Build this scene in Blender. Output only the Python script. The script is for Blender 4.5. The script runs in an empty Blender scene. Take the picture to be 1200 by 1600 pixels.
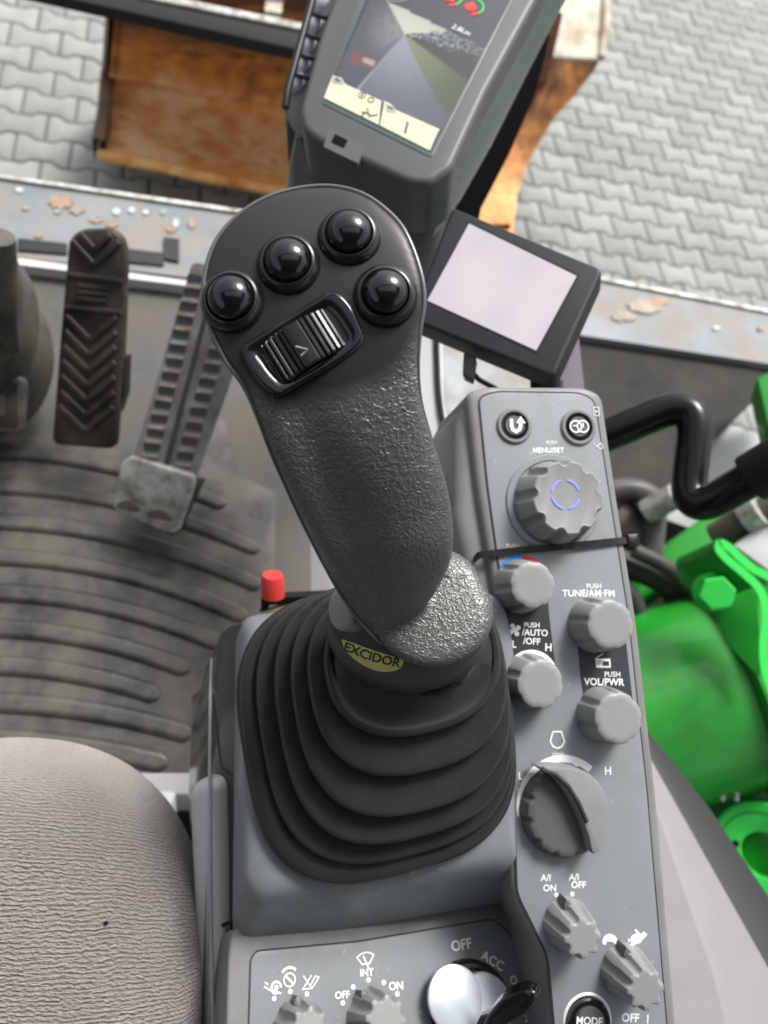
import bpy, bmesh, math, random
from mathutils import Vector, Matrix, noise
from mathutils.bvhtree import BVHTree
random.seed(7)
S = bpy.context.scene
COL = S.collection
PI = math.pi
# ------------------------------------------------------------------ camera
FPX = 1155.0                                   # focal length in photo pixels (1200 x 1600)
RW = Vector((0.95772, -0.04030, -0.28486))     # world axes seen in camera space
FW = Vector((-0.09426, 0.89153, -0.44305))
UW = Vector((0.27182, 0.45117, 0.85004))
CAMH = 2.19
M3 = Matrix((RW, FW, UW))
CAM = Vector((0, 0, CAMH))
cd = bpy.data.cameras.new('camera'); cam = bpy.data.objects.new('camera', cd); COL.objects.link(cam)
cam.matrix_world = Matrix.Translation(CAM) @ M3.to_4x4()
cd.sensor_fit = 'AUTO'; cd.sensor_width = 36; cd.lens = 36 * FPX / 1600
cd.clip_start = 0.02; cd.clip_end = 200
cd.dof.use_dof = True; cd.dof.focus_distance = 0.345; cd.dof.aperture_fstop = 8.5
S.camera = cam
# ------------------------------------------------------------------ light
W = bpy.data.worlds.new('World'); S.world = W; W.use_nodes = True
nt = W.node_tree; bg = nt.nodes['Background']
sky = nt.nodes.new('ShaderNodeTexSky'); sky.sky_type = 'NISHITA'; sky.sun_disc = False
SUN_EL, SUN_AZ = math.radians(58), math.radians(35)
sky.sun_elevation = SUN_EL; sky.sun_rotation = SUN_AZ; sky.dust_density = 5.0; sky.air_density = 1.2
hs = nt.nodes.new('ShaderNodeHueSaturation'); hs.inputs['Saturation'].default_value = 0.30
nt.links.new(sky.outputs[0], hs.inputs['Color']); nt.links.new(hs.outputs[0], bg.inputs[0]); bg.inputs[1].default_value = 0.13
sl = bpy.data.lights.new('sun', 'SUN'); sl.energy = 2.1; sl.angle = math.radians(18); sl.color = (1, .97, .93)
so = bpy.data.objects.new('sun', sl); COL.objects.link(so)
sdir = Vector((math.sin(SUN_AZ) * math.cos(SUN_EL), math.cos(SUN_AZ) * math.cos(SUN_EL), math.sin(SUN_EL)))
so.rotation_euler = sdir.to_track_quat('Z', 'Y').to_euler()
S.view_settings.view_transform = 'Standard'; S.view_settings.look = 'None'
S.view_settings.exposure = 0.88; S.view_settings.gamma = 1
try: S.view_settings.use_curve_mapping = False
except Exception: pass
S.cycles.max_bounces = 6; S.cycles.transparent_max_bounces = 6
# ------------------------------------------------------------------ pixel helpers (photo pixel -> point in the cab)
def ray(px, py): return M3 @ Vector(((px - 600) / FPX, (800 - py) / FPX, -1.0))
def at_d(px, py, d): return CAM + ray(px, py) * d
def at_z(px, py, z):
    r = ray(px, py); return CAM + r * ((z - CAMH) / r.z)
class Frame:
    def __init__(s, O, ex, ey):
        s.O = O; s.ex = ex.normalized(); s.ez = s.ex.cross(ey).normalized(); s.ey = s.ez.cross(s.ex)
    def loc(s, px, py, h=0.0):
        r = ray(px, py); o = CAM - s.O
        t = (h - o.dot(s.ez)) / r.dot(s.ez); p = o + r * t
        return Vector((p.dot(s.ex), p.dot(s.ey), h))
    def w(s, v): return s.O + s.ex * v[0] + s.ey * v[1] + s.ez * v[2]
    def poly(s, pts, h=0.0): return [tuple(s.loc(x, y, h))[:2] for x, y in pts]
    def scale(s, px, py):                         # metres per photo pixel at that place
        return (s.loc(px + 5, py) - s.loc(px - 5, py)).length / 10
    def ang(s, px, py, a):                        # image angle (deg, ccw) -> local angle
        q = s.loc(px + 10 * math.cos(math.radians(a)), py - 10 * math.sin(math.radians(a))) - s.loc(px, py)
        return math.atan2(q.y, q.x)
def pframe(a, b, c):
    A, B, C_ = at_d(*a), at_d(*b), at_d(*c)
    return Frame(A, B - A, C_ - A)
# ------------------------------------------------------------------ mesh helpers
class MB:
    def __init__(s): s.v = []; s.f = []
    def add(s, vs, fs):
        o = len(s.v); s.v += [Vector(v) for v in vs]; s.f += [tuple(i + o for i in f) for f in fs]
    def loft(s, loops, cap0=True, cap1=True, closed=True):
        n = len(loops[0]); vs = [p for l in loops for p in l]; fs = []
        for k in range(len(loops) - 1):
            for i in range(n if closed else n - 1):
                j = (i + 1) % n
                fs.append((k * n + i, k * n + j, (k + 1) * n + j, (k + 1) * n + i))
        if cap0: fs.append(tuple(range(n - 1, -1, -1)))
        if cap1: fs.append(tuple(range((len(loops) - 1) * n, len(loops) * n)))
        s.add(vs, fs); return s
    def prism(s, fr, pts, h0, h1, b=0.0, seg=3, bb=0.0):
        L = []
        if bb:
            for k in range(seg + 1):
                a = PI / 2 * (1 - k / seg)
                L.append([fr.w((x, y, h0 + bb * (1 - math.cos(PI/2 - a)) )) for x, y in inset(pts, bb * (1 - math.cos(a)))]) if False else None
            L.append([fr.w((x, y, h0)) for x, y in inset(pts, bb)]); L.append([fr.w((x, y, h0 + bb)) for x, y in pts])
        else: L.append([fr.w((x, y, h0)) for x, y in pts])
        if b:
            for k in range(seg + 1):
                a = PI / 2 * k / seg
                q = inset(pts, b * (1 - math.cos(a)))
                L.append([fr.w((x, y, h1 - b + b * math.sin(a))) for x, y in q])
        else: L.append([fr.w((x, y, h1)) for x, y in pts])
        return s.loft(L)
    def tube(s, path, r, seg=14, cap=True):
        P = [Vector(p) for p in path]; n = len(P); R = r if isinstance(r, (list, tuple)) else [r] * n
        L = []; up = None
        for i in range(n):
            t = (P[min(i + 1, n - 1)] - P[max(i - 1, 0)]).normalized()
            if up is None:
                up = t.orthogonal().normalized()
            up = (up - t * up.dot(t)).normalized(); sd = t.cross(up)
            L.append([P[i] + (up * math.cos(2 * PI * k / seg) + sd * math.sin(2 * PI * k / seg)) * R[i] for k in range(seg)])
        return s.loft(L, cap, cap)
    def lathe(s, fr, c, prof, seg=40, cap0=True, cap1=True):
        L = [[fr.w((c[0] + r * math.cos(2 * PI * k / seg), c[1] + r * math.sin(2 * PI * k / seg), h)) for k in range(seg)] for r, h in prof]
        return s.loft(L, cap0, cap1)
    def build(s, name, m, parent=None, smooth=40, label=None):
        o0 = base_of(parent)
        me = bpy.data.meshes.new(name)
        me.from_pydata([tuple(v - o0) for v in s.v], [], s.f); me.update()
        bm = bmesh.new(); bm.from_mesh(me); bmesh.ops.recalc_face_normals(bm, faces=bm.faces); bm.to_mesh(me); bm.free()
        if smooth:
            me.polygons.foreach_set('use_smooth', [True] * len(me.polygons)); me.set_sharp_from_angle(angle=math.radians(smooth))
        me.materials.append(m)
        o = bpy.data.objects.new(name, me); COL.objects.link(o)
        if parent: o.parent = parent
        if label: o['label'] = label
        return o
def base_of(parent):
    b = Vector((0, 0, 0)); p = parent
    while p: b = b + p.location; p = p.parent
    return b
def area2(pts): return sum(pts[i][0] * pts[(i + 1) % len(pts)][1] - pts[(i + 1) % len(pts)][0] * pts[i][1] for i in range(len(pts)))
def inset(pts, d):
    n = len(pts); sg = 1 if area2(pts) > 0 else -1; out = []
    for i in range(n):
        a = Vector(pts[i - 1]); b = Vector(pts[i]); c = Vector(pts[(i + 1) % n])
        e1 = (b - a); e2 = (c - b)
        if e1.length < 1e-9: e1 = e2
        if e2.length < 1e-9: e2 = e1
        e1 = e1.normalized(); e2 = e2.normalized()
        n1 = Vector((-e1.y, e1.x)) * sg; n2 = Vector((-e2.y, e2.x)) * sg
        m = n1 + n2
        m = n1 if m.length < 1e-6 else m / max(m.length_squared / 2, 0.5)
        q = b + m * d; out.append((q.x, q.y))
    return out
def roundp(pts, r, seg=5):
    n = len(pts); out = []
    for i in range(n):
        a = Vector(pts[i - 1]); b = Vector(pts[i]); c = Vector(pts[(i + 1) % n])
        rr = min(r[i] if isinstance(r, (list, tuple)) else r, (a - b).length * .48, (c - b).length * .48)
        p = b + (a - b).normalized() * rr; q = b + (c - b).normalized() * rr
        for k in range(seg + 1):
            t = k / seg; v = p * (1 - t) ** 2 + b * 2 * t * (1 - t) + q * t * t; out.append((v.x, v.y))
    return out
def spline(P, n=8, closed=False):
    P = [Vector(p) for p in P]; out = []; N = len(P)
    for i in range(N if closed else N - 1):
        p1, p2 = P[i], P[(i + 1) % N]
        p0 = P[i - 1] if (i > 0 or closed) else p1 * 2 - p2
        p3 = P[(i + 2) % N] if (i + 2 < N or closed) else p2 * 2 - p1
        for k in range(n):
            t = k / n
            out.append(0.5 * ((2 * p1) + (p2 - p0) * t + (2 * p0 - 5 * p1 + 4 * p2 - p3) * t * t + (3 * p1 - p0 - 3 * p2 + p3) * t ** 3))
    if not closed: out.append(P[-1])
    return out
def sp2(P, n=6, closed=True): return [(v.x, v.y) for v in spline([(x, y, 0) for x, y in P], n, closed)]
def circ(c, r, n=32, a0=0): return [(c[0] + r * math.cos(a0 + 2 * PI * k / n), c[1] + r * math.sin(a0 + 2 * PI * k / n)) for k in range(n)]
def tag(o, label, cat, group=None):
    o['label'] = label; o['category'] = cat
    if group: o['group'] = group
    return o
def thing(name, label, cat, loc, group=None):
    o = bpy.data.objects.new(name, None); o.empty_display_size = .02; COL.objects.link(o); o.location = loc
    bpy.context.view_layer.update()
    return tag(o, label, cat, group)
def struct(o): o['kind'] = 'structure'; return o
# ------------------------------------------------------------------ materials
def mat(name, col, rough=.5, metal=0.0, var=0.0, vscale=30, bump=0.0, bscale=200, bdist=.001, dirt=None, dscale=8, damt=.5, dsoft=.15,
        spec=.28, coat=0, emit=None, estr=1, rvar=0, speck=0):
    m = bpy.data.materials.new(name); m.use_nodes = True; N = m.node_tree.nodes; Lk = m.node_tree.links
    b = N['Principled BSDF']; b.inputs['Roughness'].default_value = rough; b.inputs['Metallic'].default_value = metal
    b.inputs['Specular IOR Level'].default_value = spec; b.inputs['Coat Weight'].default_value = coat
    c4 = (*col, 1); b.inputs['Base Color'].default_value = c4
    if emit: b.inputs['Emission Color'].default_value = (*emit, 1); b.inputs['Emission Strength'].default_value = estr
    geo = N.new('ShaderNodeNewGeometry'); P = geo.outputs['Position']
    def nz(sc, det=4, rg=.55):
        t = N.new('ShaderNodeTexNoise'); t.inputs['Scale'].default_value = sc; t.inputs['Detail'].default_value = det; t.inputs['Roughness'].default_value = rg
        Lk.new(P, t.inputs['Vector']); return t.outputs['Fac']
    cur = None
    if var:
        mr = N.new('ShaderNodeMapRange'); Lk.new(nz(vscale), mr.inputs[0]); mr.inputs[1].default_value = .3; mr.inputs[2].default_value = .7
        mr.inputs[3].default_value = 1 - var; mr.inputs[4].default_value = 1 + var
        mx = N.new('ShaderNodeVectorMath'); mx.operation = 'SCALE'; mx.inputs[0].default_value = col; Lk.new(mr.outputs[0], mx.inputs['Scale']); cur = mx.outputs[0]
    if dirt:
        mr = N.new('ShaderNodeMapRange'); Lk.new(nz(dscale, 6, .65), mr.inputs[0]); mr.inputs[1].default_value = .5 - dsoft + (0.5 - damt) * .3; mr.inputs[2].default_value = .5 + dsoft + (0.5 - damt) * .3
        mx = N.new('ShaderNodeMix'); mx.data_type = 'RGBA'; Lk.new(mr.outputs[0], mx.inputs[0])
        if cur: Lk.new(cur, mx.inputs[6])
        else: mx.inputs[6].default_value = c4
        mx.inputs[7].default_value = (*dirt, 1); cur = mx.outputs[2]
        if rough < .5:
            mr2 = N.new('ShaderNodeMapRange'); Lk.new(mr.outputs[0], mr2.inputs[0]); mr2.inputs[3].default_value = rough; mr2.inputs[4].default_value = min(1, rough + .3); Lk.new(mr2.outputs[0], b.inputs['Roughness'])
    if speck:
        mr = N.new('ShaderNodeMapRange'); Lk.new(nz(speck, 2, .5), mr.inputs[0]); mr.inputs[1].default_value = .70; mr.inputs[2].default_value = .76
        mx = N.new('ShaderNodeMix'); mx.data_type = 'RGBA'; Lk.new(mr.outputs[0], mx.inputs[0])
        if cur: Lk.new(cur, mx.inputs[6])
        else: mx.inputs[6].default_value = c4
        mx.inputs[7].default_value = (.35, .34, .31, 1); cur = mx.outputs[2]
    if cur: Lk.new(cur, b.inputs['Base Color'])
    if rvar:
        mr = N.new('ShaderNodeMapRange'); Lk.new(nz(vscale * 1.7, 5), mr.inputs[0]); mr.inputs[1].default_value = .3; mr.inputs[2].default_value = .7
        mr.inputs[3].default_value = max(0, rough - rvar); mr.inputs[4].default_value = min(1, rough + rvar); Lk.new(mr.outputs[0], b.inputs['Roughness'])
    if bump:
        bp = N.new('ShaderNodeBump'); bp.inputs['Strength'].default_value = bump; bp.inputs['Distance'].default_value = bdist
        Lk.new(nz(bscale, 3), bp.inputs['Height']); Lk.new(bp.outputs[0], b.inputs['Normal'])
    return m
M = {}
M['panel'] = mat('panel_grey', (.185, .202, .214), .30, var=.02, vscale=14, bump=.12, bscale=900, bdist=.0003, dirt=(.17, .175, .175), dscale=30, damt=.12, speck=260)
M['panel_body'] = mat('panel_body_grey', (.185, .192, .197), .38, var=.05, vscale=20, bump=.1, bscale=800, bdist=.0003, dirt=(.15, .135, .115), dscale=20, damt=.22)
M['label_plate'] = mat('label_plate_grey', (.208, .232, .243), .42, var=.02, vscale=10, bump=.08, bscale=700, bdist=.0003, dirt=(.19, .20, .195), dscale=30, damt=.12, speck=300)
M['knob'] = mat('knob_grey', (.235, .24, .237), .38, var=.03, vscale=60, bump=.08, bscale=1500, bdist=.0002)
M['dark_knob'] = mat('knob_dark', (.095, .094, .095), .4, var=.06, vscale=60, bump=.1, bscale=1200, bdist=.0003)
M['strip'] = mat('dark_strip', (.035, .038, .042), .5, var=.1, vscale=40)
M['white'] = mat('white_print', (.80, .81, .80), .55)
M['grey_print'] = mat('grey_print', (.5, .52, .53), .55)
M['blue'] = mat('blue_print', (.01, .20, .72), .5)
M['red'] = mat('red_print', (.70, .02, .03), .5)
M['led'] = mat('blue_led', (.1, .1, .6), .5, emit=(.22, .25, 1.0), estr=.65)
M['rubber'] = mat('boot_rubber', (.021, .0212, .022), .34, var=.10, vscale=50, bump=.25, bscale=1500, bdist=.0002, rvar=.06, spec=.4)
M['black'] = mat('black_plastic', (.012, .012, .013), .38, var=.1, vscale=60, bump=.1, bscale=900, bdist=.0003)
M['gloss'] = mat('gloss_black', (.006, .006, .007), .10, spec=.55, rvar=.05, vscale=90)
M['satin'] = mat('satin_black', (.012, .012, .013), .24, spec=.5, rvar=.08, vscale=90, bump=.05, bscale=1500, bdist=.0002)
M['collar'] = mat('collar_grey', (.062, .06, .056), .38, var=.08, vscale=60, bump=.12, bscale=1400, bdist=.0002)
M['cap_grey'] = mat('cap_grey', (.24, .235, .215), .42, var=.05, vscale=90)
M['sticker'] = mat('sticker_yellow', (.50, .52, .16), .45, var=.12, vscale=200)
M['trim'] = mat('trim_light', (.33, .32, .335), .6, var=.05, vscale=18, bump=.3, bscale=900, bdist=.0004, speck=150)
M['white_trim'] = mat('white_trim', (.48, .49, .49), .5, var=.06, vscale=10)
M['dark_trim'] = mat('dark_trim', (.055, .058, .06), .3, var=.12, vscale=12, bump=.1, bscale=700, bdist=.0004)
M['smoke'] = mat('smoked_panel', (.045, .045, .044), .16, var=.15, vscale=16, spec=.5, rvar=.06)
M['display'] = mat('display_grey', (.075, .078, .077), .42, var=.06, vscale=20, bump=.15, bscale=900, bdist=.0003)
M['display_edge'] = mat('display_edge', (.085, .11, .10), .3, var=.06, vscale=20)
M['bezel'] = mat('small_bezel', (.017, .0165, .020), .5, var=.08, vscale=40, bump=.2, bscale=900, bdist=.0003)
M['mauve'] = mat('mauve_bracket', (.085, .075, .095), .5, var=.06)
M['silver'] = mat('silver_lens', (.42, .43, .47), .4, metal=.0, var=.05)
M['mat_rubber'] = mat('floor_mat_rubber', (.022, .023, .026), .38, var=.22, vscale=9, bump=.3, bscale=120, bdist=.001, dirt=(.085, .077, .062), dscale=16, damt=.52, dsoft=.12, rvar=.12)
M['floor'] = mat('floor_metal', (.046, .051, .054), .45, var=.15, vscale=7, dirt=(.10, .088, .066), dscale=12, damt=.5, bump=.1, bscale=60)
M['sill'] = mat('sill_paint', (.165, .19, .20), .38, var=.2, vscale=9, bump=.2, bscale=90, dirt=(.22, .19, .16), dscale=12, damt=.40, dsoft=.12)
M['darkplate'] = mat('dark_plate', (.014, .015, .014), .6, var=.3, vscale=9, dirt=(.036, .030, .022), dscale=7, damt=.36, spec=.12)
M['pedal'] = mat('pedal_rubber', (.022, .020, .018), .38, var=.15, vscale=40, bump=.2, bscale=300, dirt=(.075, .06, .045), dscale=20, damt=.35)
M['steel'] = mat('pedal_metal', (.31, .305, .295), .40, metal=.3, var=.15, vscale=25, dirt=(.13, .11, .09), dscale=22, damt=.42, bump=.15, bscale=200)
M['worn'] = mat('worn_metal', (.50, .50, .47), .42, metal=.3, var=.15, vscale=40, dirt=(.16, .14, .11), dscale=45, damt=.36, bump=.3, bscale=160)
M['boot_grey'] = mat('grey_boot', (.050, .052, .054), .4, var=.12, vscale=14, dirt=(.15, .125, .09), dscale=14, damt=.36)
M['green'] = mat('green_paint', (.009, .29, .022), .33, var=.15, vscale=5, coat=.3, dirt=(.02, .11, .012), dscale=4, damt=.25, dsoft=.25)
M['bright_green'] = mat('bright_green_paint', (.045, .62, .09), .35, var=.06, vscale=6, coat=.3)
M['hose'] = mat('hose_rubber', (.03, .032, .03), .4, var=.2, vscale=20, dirt=(.07, .065, .05), dscale=18, damt=.3)
M['rail'] = mat('rail_black', (.006, .006, .007), .20, coat=.0, var=.2, vscale=30, bump=.08, bscale=60)
M['sleeve'] = mat('rail_sleeve', (.008, .008, .008), .55, var=.2, vscale=30, bump=.3, bscale=300)
M['red_cap'] = mat('red_cap', (.55, .045, .038), .5, var=.08, vscale=80)
M['paver'] = mat('paver_concrete', (.25, .262, .248), .85, var=.16, vscale=9, bump=.5, bscale=160, bdist=.002, dirt=(.24, .25, .23), dscale=2.0, damt=.4, dsoft=.2)
M['joint'] = mat('joint_sand', (.085, .088, .07), .95, var=.2, vscale=20)
M['chrome'] = mat('chrome_cap', (.50, .55, .60), .36, metal=.45, var=.04, vscale=60, rvar=.05, bump=.06, bscale=150)
M['orange'] = mat('orange_paint_chip', (.27, .185, .13), .6, var=.35, vscale=50)
M['seal'] = mat('window_seal', (.012, .013, .013), .5)
M['deep0'] = mat('sensor_black', (.003, .003, .003), .5, spec=.05)
M['brass'] = mat('brass_latch', (.30, .27, .15), .4, metal=.4)
def rust_mat():
    m = bpy.data.materials.new('rusty_steel'); m.use_nodes = True; N = m.node_tree.nodes; Lk = m.node_tree.links; b = N['Principled BSDF']
    g = N.new('ShaderNodeNewGeometry')
    def nz(sc, det, scale=(1, 1, 1)):
        mp = N.new('ShaderNodeMapping'); mp.inputs['Scale'].default_value = scale; Lk.new(g.outputs['Position'], mp.inputs[0])
        t = N.new('ShaderNodeTexNoise'); t.inputs['Scale'].default_value = sc; t.inputs['Detail'].default_value = det; t.inputs['Roughness'].default_value = .6; Lk.new(mp.outputs[0], t.inputs['Vector']); return t.outputs['Fac']
    a, c, d = nz(4.0, 4), nz(13, 5), nz(5.5, 5)
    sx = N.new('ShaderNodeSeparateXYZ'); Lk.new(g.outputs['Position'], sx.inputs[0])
    height_tone = N.new('ShaderNodeMapRange'); Lk.new(sx.outputs[2], height_tone.inputs[0]); height_tone.inputs[1].default_value = .17; height_tone.inputs[2].default_value = .55; height_tone.inputs[3].default_value = .15; height_tone.inputs[4].default_value = -.14  # rust colour runs lighter low down and darker towards the top
    def m2(op, x, y):
        n = N.new('ShaderNodeMath'); n.operation = op
        for i, v in enumerate((x, y)):
            if isinstance(v, float): n.inputs[i].default_value = v
            else: Lk.new(v, n.inputs[i])
        return n.outputs[0]
    f = m2('ADD', m2('ADD', m2('MULTIPLY', m2('SUBTRACT', a, .5), .6), m2('ADD', m2('MULTIPLY', m2('SUBTRACT', c, .5), .55), .5)), height_tone.outputs[0])
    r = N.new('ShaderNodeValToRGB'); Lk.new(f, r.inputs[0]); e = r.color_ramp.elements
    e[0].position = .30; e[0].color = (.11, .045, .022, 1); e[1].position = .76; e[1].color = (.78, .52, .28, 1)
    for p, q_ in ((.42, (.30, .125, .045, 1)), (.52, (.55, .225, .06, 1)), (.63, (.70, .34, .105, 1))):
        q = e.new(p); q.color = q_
    dk = N.new('ShaderNodeMapRange'); Lk.new(d, dk.inputs[0]); dk.inputs[1].default_value = .60; dk.inputs[2].default_value = .70
    mx = N.new('ShaderNodeMix'); mx.data_type = 'RGBA'; Lk.new(m2('MULTIPLY', dk.outputs[0], .6), mx.inputs[0]); Lk.new(r.outputs[0], mx.inputs[6]); mx.inputs[7].default_value = (.10, .06, .045, 1)
    Lk.new(mx.outputs[2], b.inputs['Base Color']); b.inputs['Roughness'].default_value = .6; b.inputs['Specular IOR Level'].default_value = .3
    bp = N.new('ShaderNodeBump'); bp.inputs['Distance'].default_value = .004; bp.inputs['Strength'].default_value = .5; Lk.new(c, bp.inputs['Height']); Lk.new(bp.outputs[0], b.inputs['Normal'])
    return m
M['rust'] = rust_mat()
M['rust_dark'] = mat('dark_rusty_steel', (.13, .055, .025), .5, var=.3, vscale=5, dirt=(.06, .035, .025), dscale=6, damt=.5)
M['bleached'] = mat('bleached_steel', (.52, .49, .41), .6, var=.12, vscale=12, dirt=(.26, .20, .12), dscale=9, damt=.35)

m_ = M['paver']; N = m_.node_tree.nodes; Lk = m_.node_tree.links; b_ = N['Principled BSDF']; l0 = b_.inputs['Base Color'].links[0].from_socket
g_n = N.new('ShaderNodeNewGeometry'); mr_ = N.new('ShaderNodeMapRange'); Lk.new(g_n.outputs['Random Per Island'], mr_.inputs[0]); mr_.inputs[3].default_value = .84; mr_.inputs[4].default_value = 1.10
vm_ = N.new('ShaderNodeVectorMath'); vm_.operation = 'SCALE'; Lk.new(l0, vm_.inputs[0]); Lk.new(mr_.outputs[0], vm_.inputs['Scale']); Lk.new(vm_.outputs[0], b_.inputs['Base Color'])

# ================================================================== SETTING
FLOOR = 1.24
# ground sheet and the interlocking pavers (one mesh, pattern of the pavement)
mb = MB(); mb.add([(-60, -60, 0), (60, -60, 0), (60, 60, 0), (-60, 60, 0)], [(0, 1, 2, 3)])
struct(mb.build('ground', M['joint'], smooth=0))
mb = MB(); w_, hp = .2, .137
a_, b_ = .080, .057; g_ = .0045
for j in range(-12, 34):
    for i in range(-8, 30):
        cx = -.611 + (i + (.5 if j % 2 else 0)) * w_ + w_ / 2; cy = 2.665 + j * hp
        if cx < -1.9 or cx > 4.6 or cy < 1.1: continue
        hw = w_ / 2 - g_
        prof = [(-hw, a_ - g_), (-.31 * w_, a_ - g_), (-.19 * w_, b_ - g_), (.19 * w_, b_ - g_), (.31 * w_, a_ - g_), (hw, a_ - g_)]
        o = prof + [(x, -y) for x, y in reversed(prof)]
        o = [(x + cx, y + cy) for x, y in o][::-1]
        zt = .012 + random.uniform(-.0015, .0015); ins = inset(o, .009)
        tx, ty = random.uniform(-.01, .01), random.uniform(-.01, .01)
        mb.loft([[(x, y, -.005) for x, y in o], [(x, y, zt - .006) for x, y in o], [(x, y, zt + tx * (x - cx) + ty * (y - cy)) for x, y in ins]], cap0=False)
struct(mb.build('pavement', M['paver'], smooth=50))
# cab floor: dirty painted metal sheet
def zpoly(pts, z): return [at_z(x, y, z) for x, y in pts]
def slab(mb, pts, z, th):
    P = zpoly(pts, z); mb.loft([[p - Vector((0, 0, th)) for p in P], P])
mb = MB(); slab(mb, [(-260, 385), (300, 430), (640, 478), (700, 1500), (-260, 1750)], FLOOR, .04)
struct(mb.build('cab_floor', M['floor'], smooth=0))

# cab shell above and behind the operator: dark lined roof, rear wall, posts (out of view, added and cut open to shape the daylight inside)
M['lining'] = mat('roof_lining', (.16, .16, .155), .8, var=.05)
def boxm(mb, x0, y0, z0, x1, y1, z1): mb.loft([[(x0, y0, z0), (x1, y0, z0), (x1, y1, z0), (x0, y1, z0)], [(x0, y0, z1), (x1, y0, z1), (x1, y1, z1), (x0, y1, z1)]])
mb = MB(); RZ = CAMH + .42
boxm(mb, -.80, -.75, RZ, .62, -.02, RZ + .05); boxm(mb, -.80, .22, RZ, .62, .26, RZ + .05); boxm(mb, -.80, -.02, RZ, -.48, .22, RZ + .05); boxm(mb, .38, -.02, RZ, .62, .22, RZ + .05); struct(mb.build('unseen_cab_roof', M['lining'], smooth=0))
mb = MB(); boxm(mb, -.80, -.80, FLOOR - .3, .62, -.75, RZ + .05); struct(mb.build('unseen_rear_wall', M['lining'], smooth=0))
mb = MB(); boxm(mb, -.86, -.75, FLOOR - .3, -.80, .15, FLOOR + .75); struct(mb.build('unseen_cab_door', M['lining'], smooth=0))

# front sill plate outside the floor edge
t = thing('sill_plate', 'pale blue painted steel sill across the front of the cab floor with orange chips', 'sill', at_z(500, 380, FLOOR))
mb = MB(); slab(mb, [(-260, 255), (-0, 278), (370, 332), (660, 395), (940, 438), (1320, 512), (1320, 620), (1200, 568), (905, 523), (600, 478), (300, 434), (0, 398), (-260, 372)], FLOOR + .012, .06)
mb.build('plate', M['sill'], t, smooth=0)
mb = MB(); slab(mb, [(-260, 250), (0, 272), (370, 326), (660, 389), (940, 433), (1320, 506), (1320, 511), (940, 437), (370, 331), (0, 277), (-260, 254)], FLOOR + .018, .03)
mb.build('edge_lip', M['worn'], t, smooth=0)
M['chip_pale'] = mat('pale_glint', (.42, .45, .45), .4); M['chip_mint'] = mat('mint_glint', (.24, .32, .29), .5); M['chip_tan'] = mat('tan_chip', (.28, .235, .19), .6, var=.3, vscale=60)  # pale and mint spots are soft glints painted on the sill; tan ones are chips
for (cx, cy, rx, ry, kind) in [(95, 315, 26, 14, 'orange'), (120, 328, 16, 8, 'tan'), (150, 342, 14, 7, 'tan'), (175, 350, 12, 7, 'orange'), (90, 330, 8, 4, 'mint'), (182, 330, 8, 7, 'pale'), (206, 328, 7, 6, 'pale'), (228, 331, 6, 5, 'pale'), (255, 331, 5, 4, 'mint'), (268, 356, 12, 9, 'orange'), (300, 348, 8, 10, 'orange'), (275, 348, 6, 8, 'pale'), (30, 296, 8, 5, 'pale'), (40, 325, 8, 4, 'tan'), (60, 368, 9, 4, 'orange'), (1010, 478, 36, 15, 'tan'), (975, 494, 26, 10, 'tan'), (1030, 470, 18, 9, 'orange'), (1120, 512, 7, 4, 'pale'), (1190, 512, 8, 6, 'tan')]:
    pts = [(cx + rx * (.75 + .45 * noise.noise((cx, k * .8, 0))) * math.cos(k * PI / 10), cy + ry * (.75 + .5 * noise.noise((cy, k * 1.1, 3))) * math.sin(k * PI / 10)) for k in range(20)]
    P = zpoly(pts, FLOOR + .0145 + cx * 1e-6); mb = MB(); mb.loft([[p - Vector((0, 0, .002)) for p in P], P]); mb.build('chip_glint', M['orange'] if kind == 'orange' else M['chip_' + kind], t, smooth=0)
for pts, dz in (([(28, 372), (105, 380), (105, 396), (28, 390)], 0), ([(195, 388), (256, 395), (256, 414), (195, 408)], 0), ([(256, 370), (280, 373), (280, 408), (256, 403)], .001)):
    mb = MB(); slab(mb, pts, FLOOR + .0165 + dz, .003); mb.build('slot', M['seal'], t, smooth=0)
mb = MB(); slab(mb, [(620, 470), (690, 488), (903, 520), (880, 650), (660, 660), (620, 600)], FLOOR + .006, .03); mb.build('inner_plate', M['sill'], t, smooth=0)

# worn white threshold line between sill and floor
mb = MB(); slab(mb, [(-100, 388), (35, 404), (290, 438), (320, 440), (320, 447), (290, 446), (35, 414), (-100, 398)], FLOOR + .022, .02)
tag(mb.build('threshold_strip', M['white_trim'], None, smooth=0), 'thin white threshold strip along the front edge of the floor behind the pedals', 'trim strip')

# dark plate right of the small display
mb = MB(); slab(mb, [(895, 522), (1320, 590), (1200, 570), (1195, 610), (1020, 775), (1000, 800), (900, 700)], FLOOR - .01, .03)
mb = MB(); slab(mb, [(890, 522), (1215, 573), (1180, 625), (1025, 775), (960, 900), (880, 900)], FLOOR - .005, .05)
tag(mb.build('step_plate', M['darkplate'], None, smooth=0), 'dark dirty step plate behind the black handrail and right of the small display', 'step')

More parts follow.
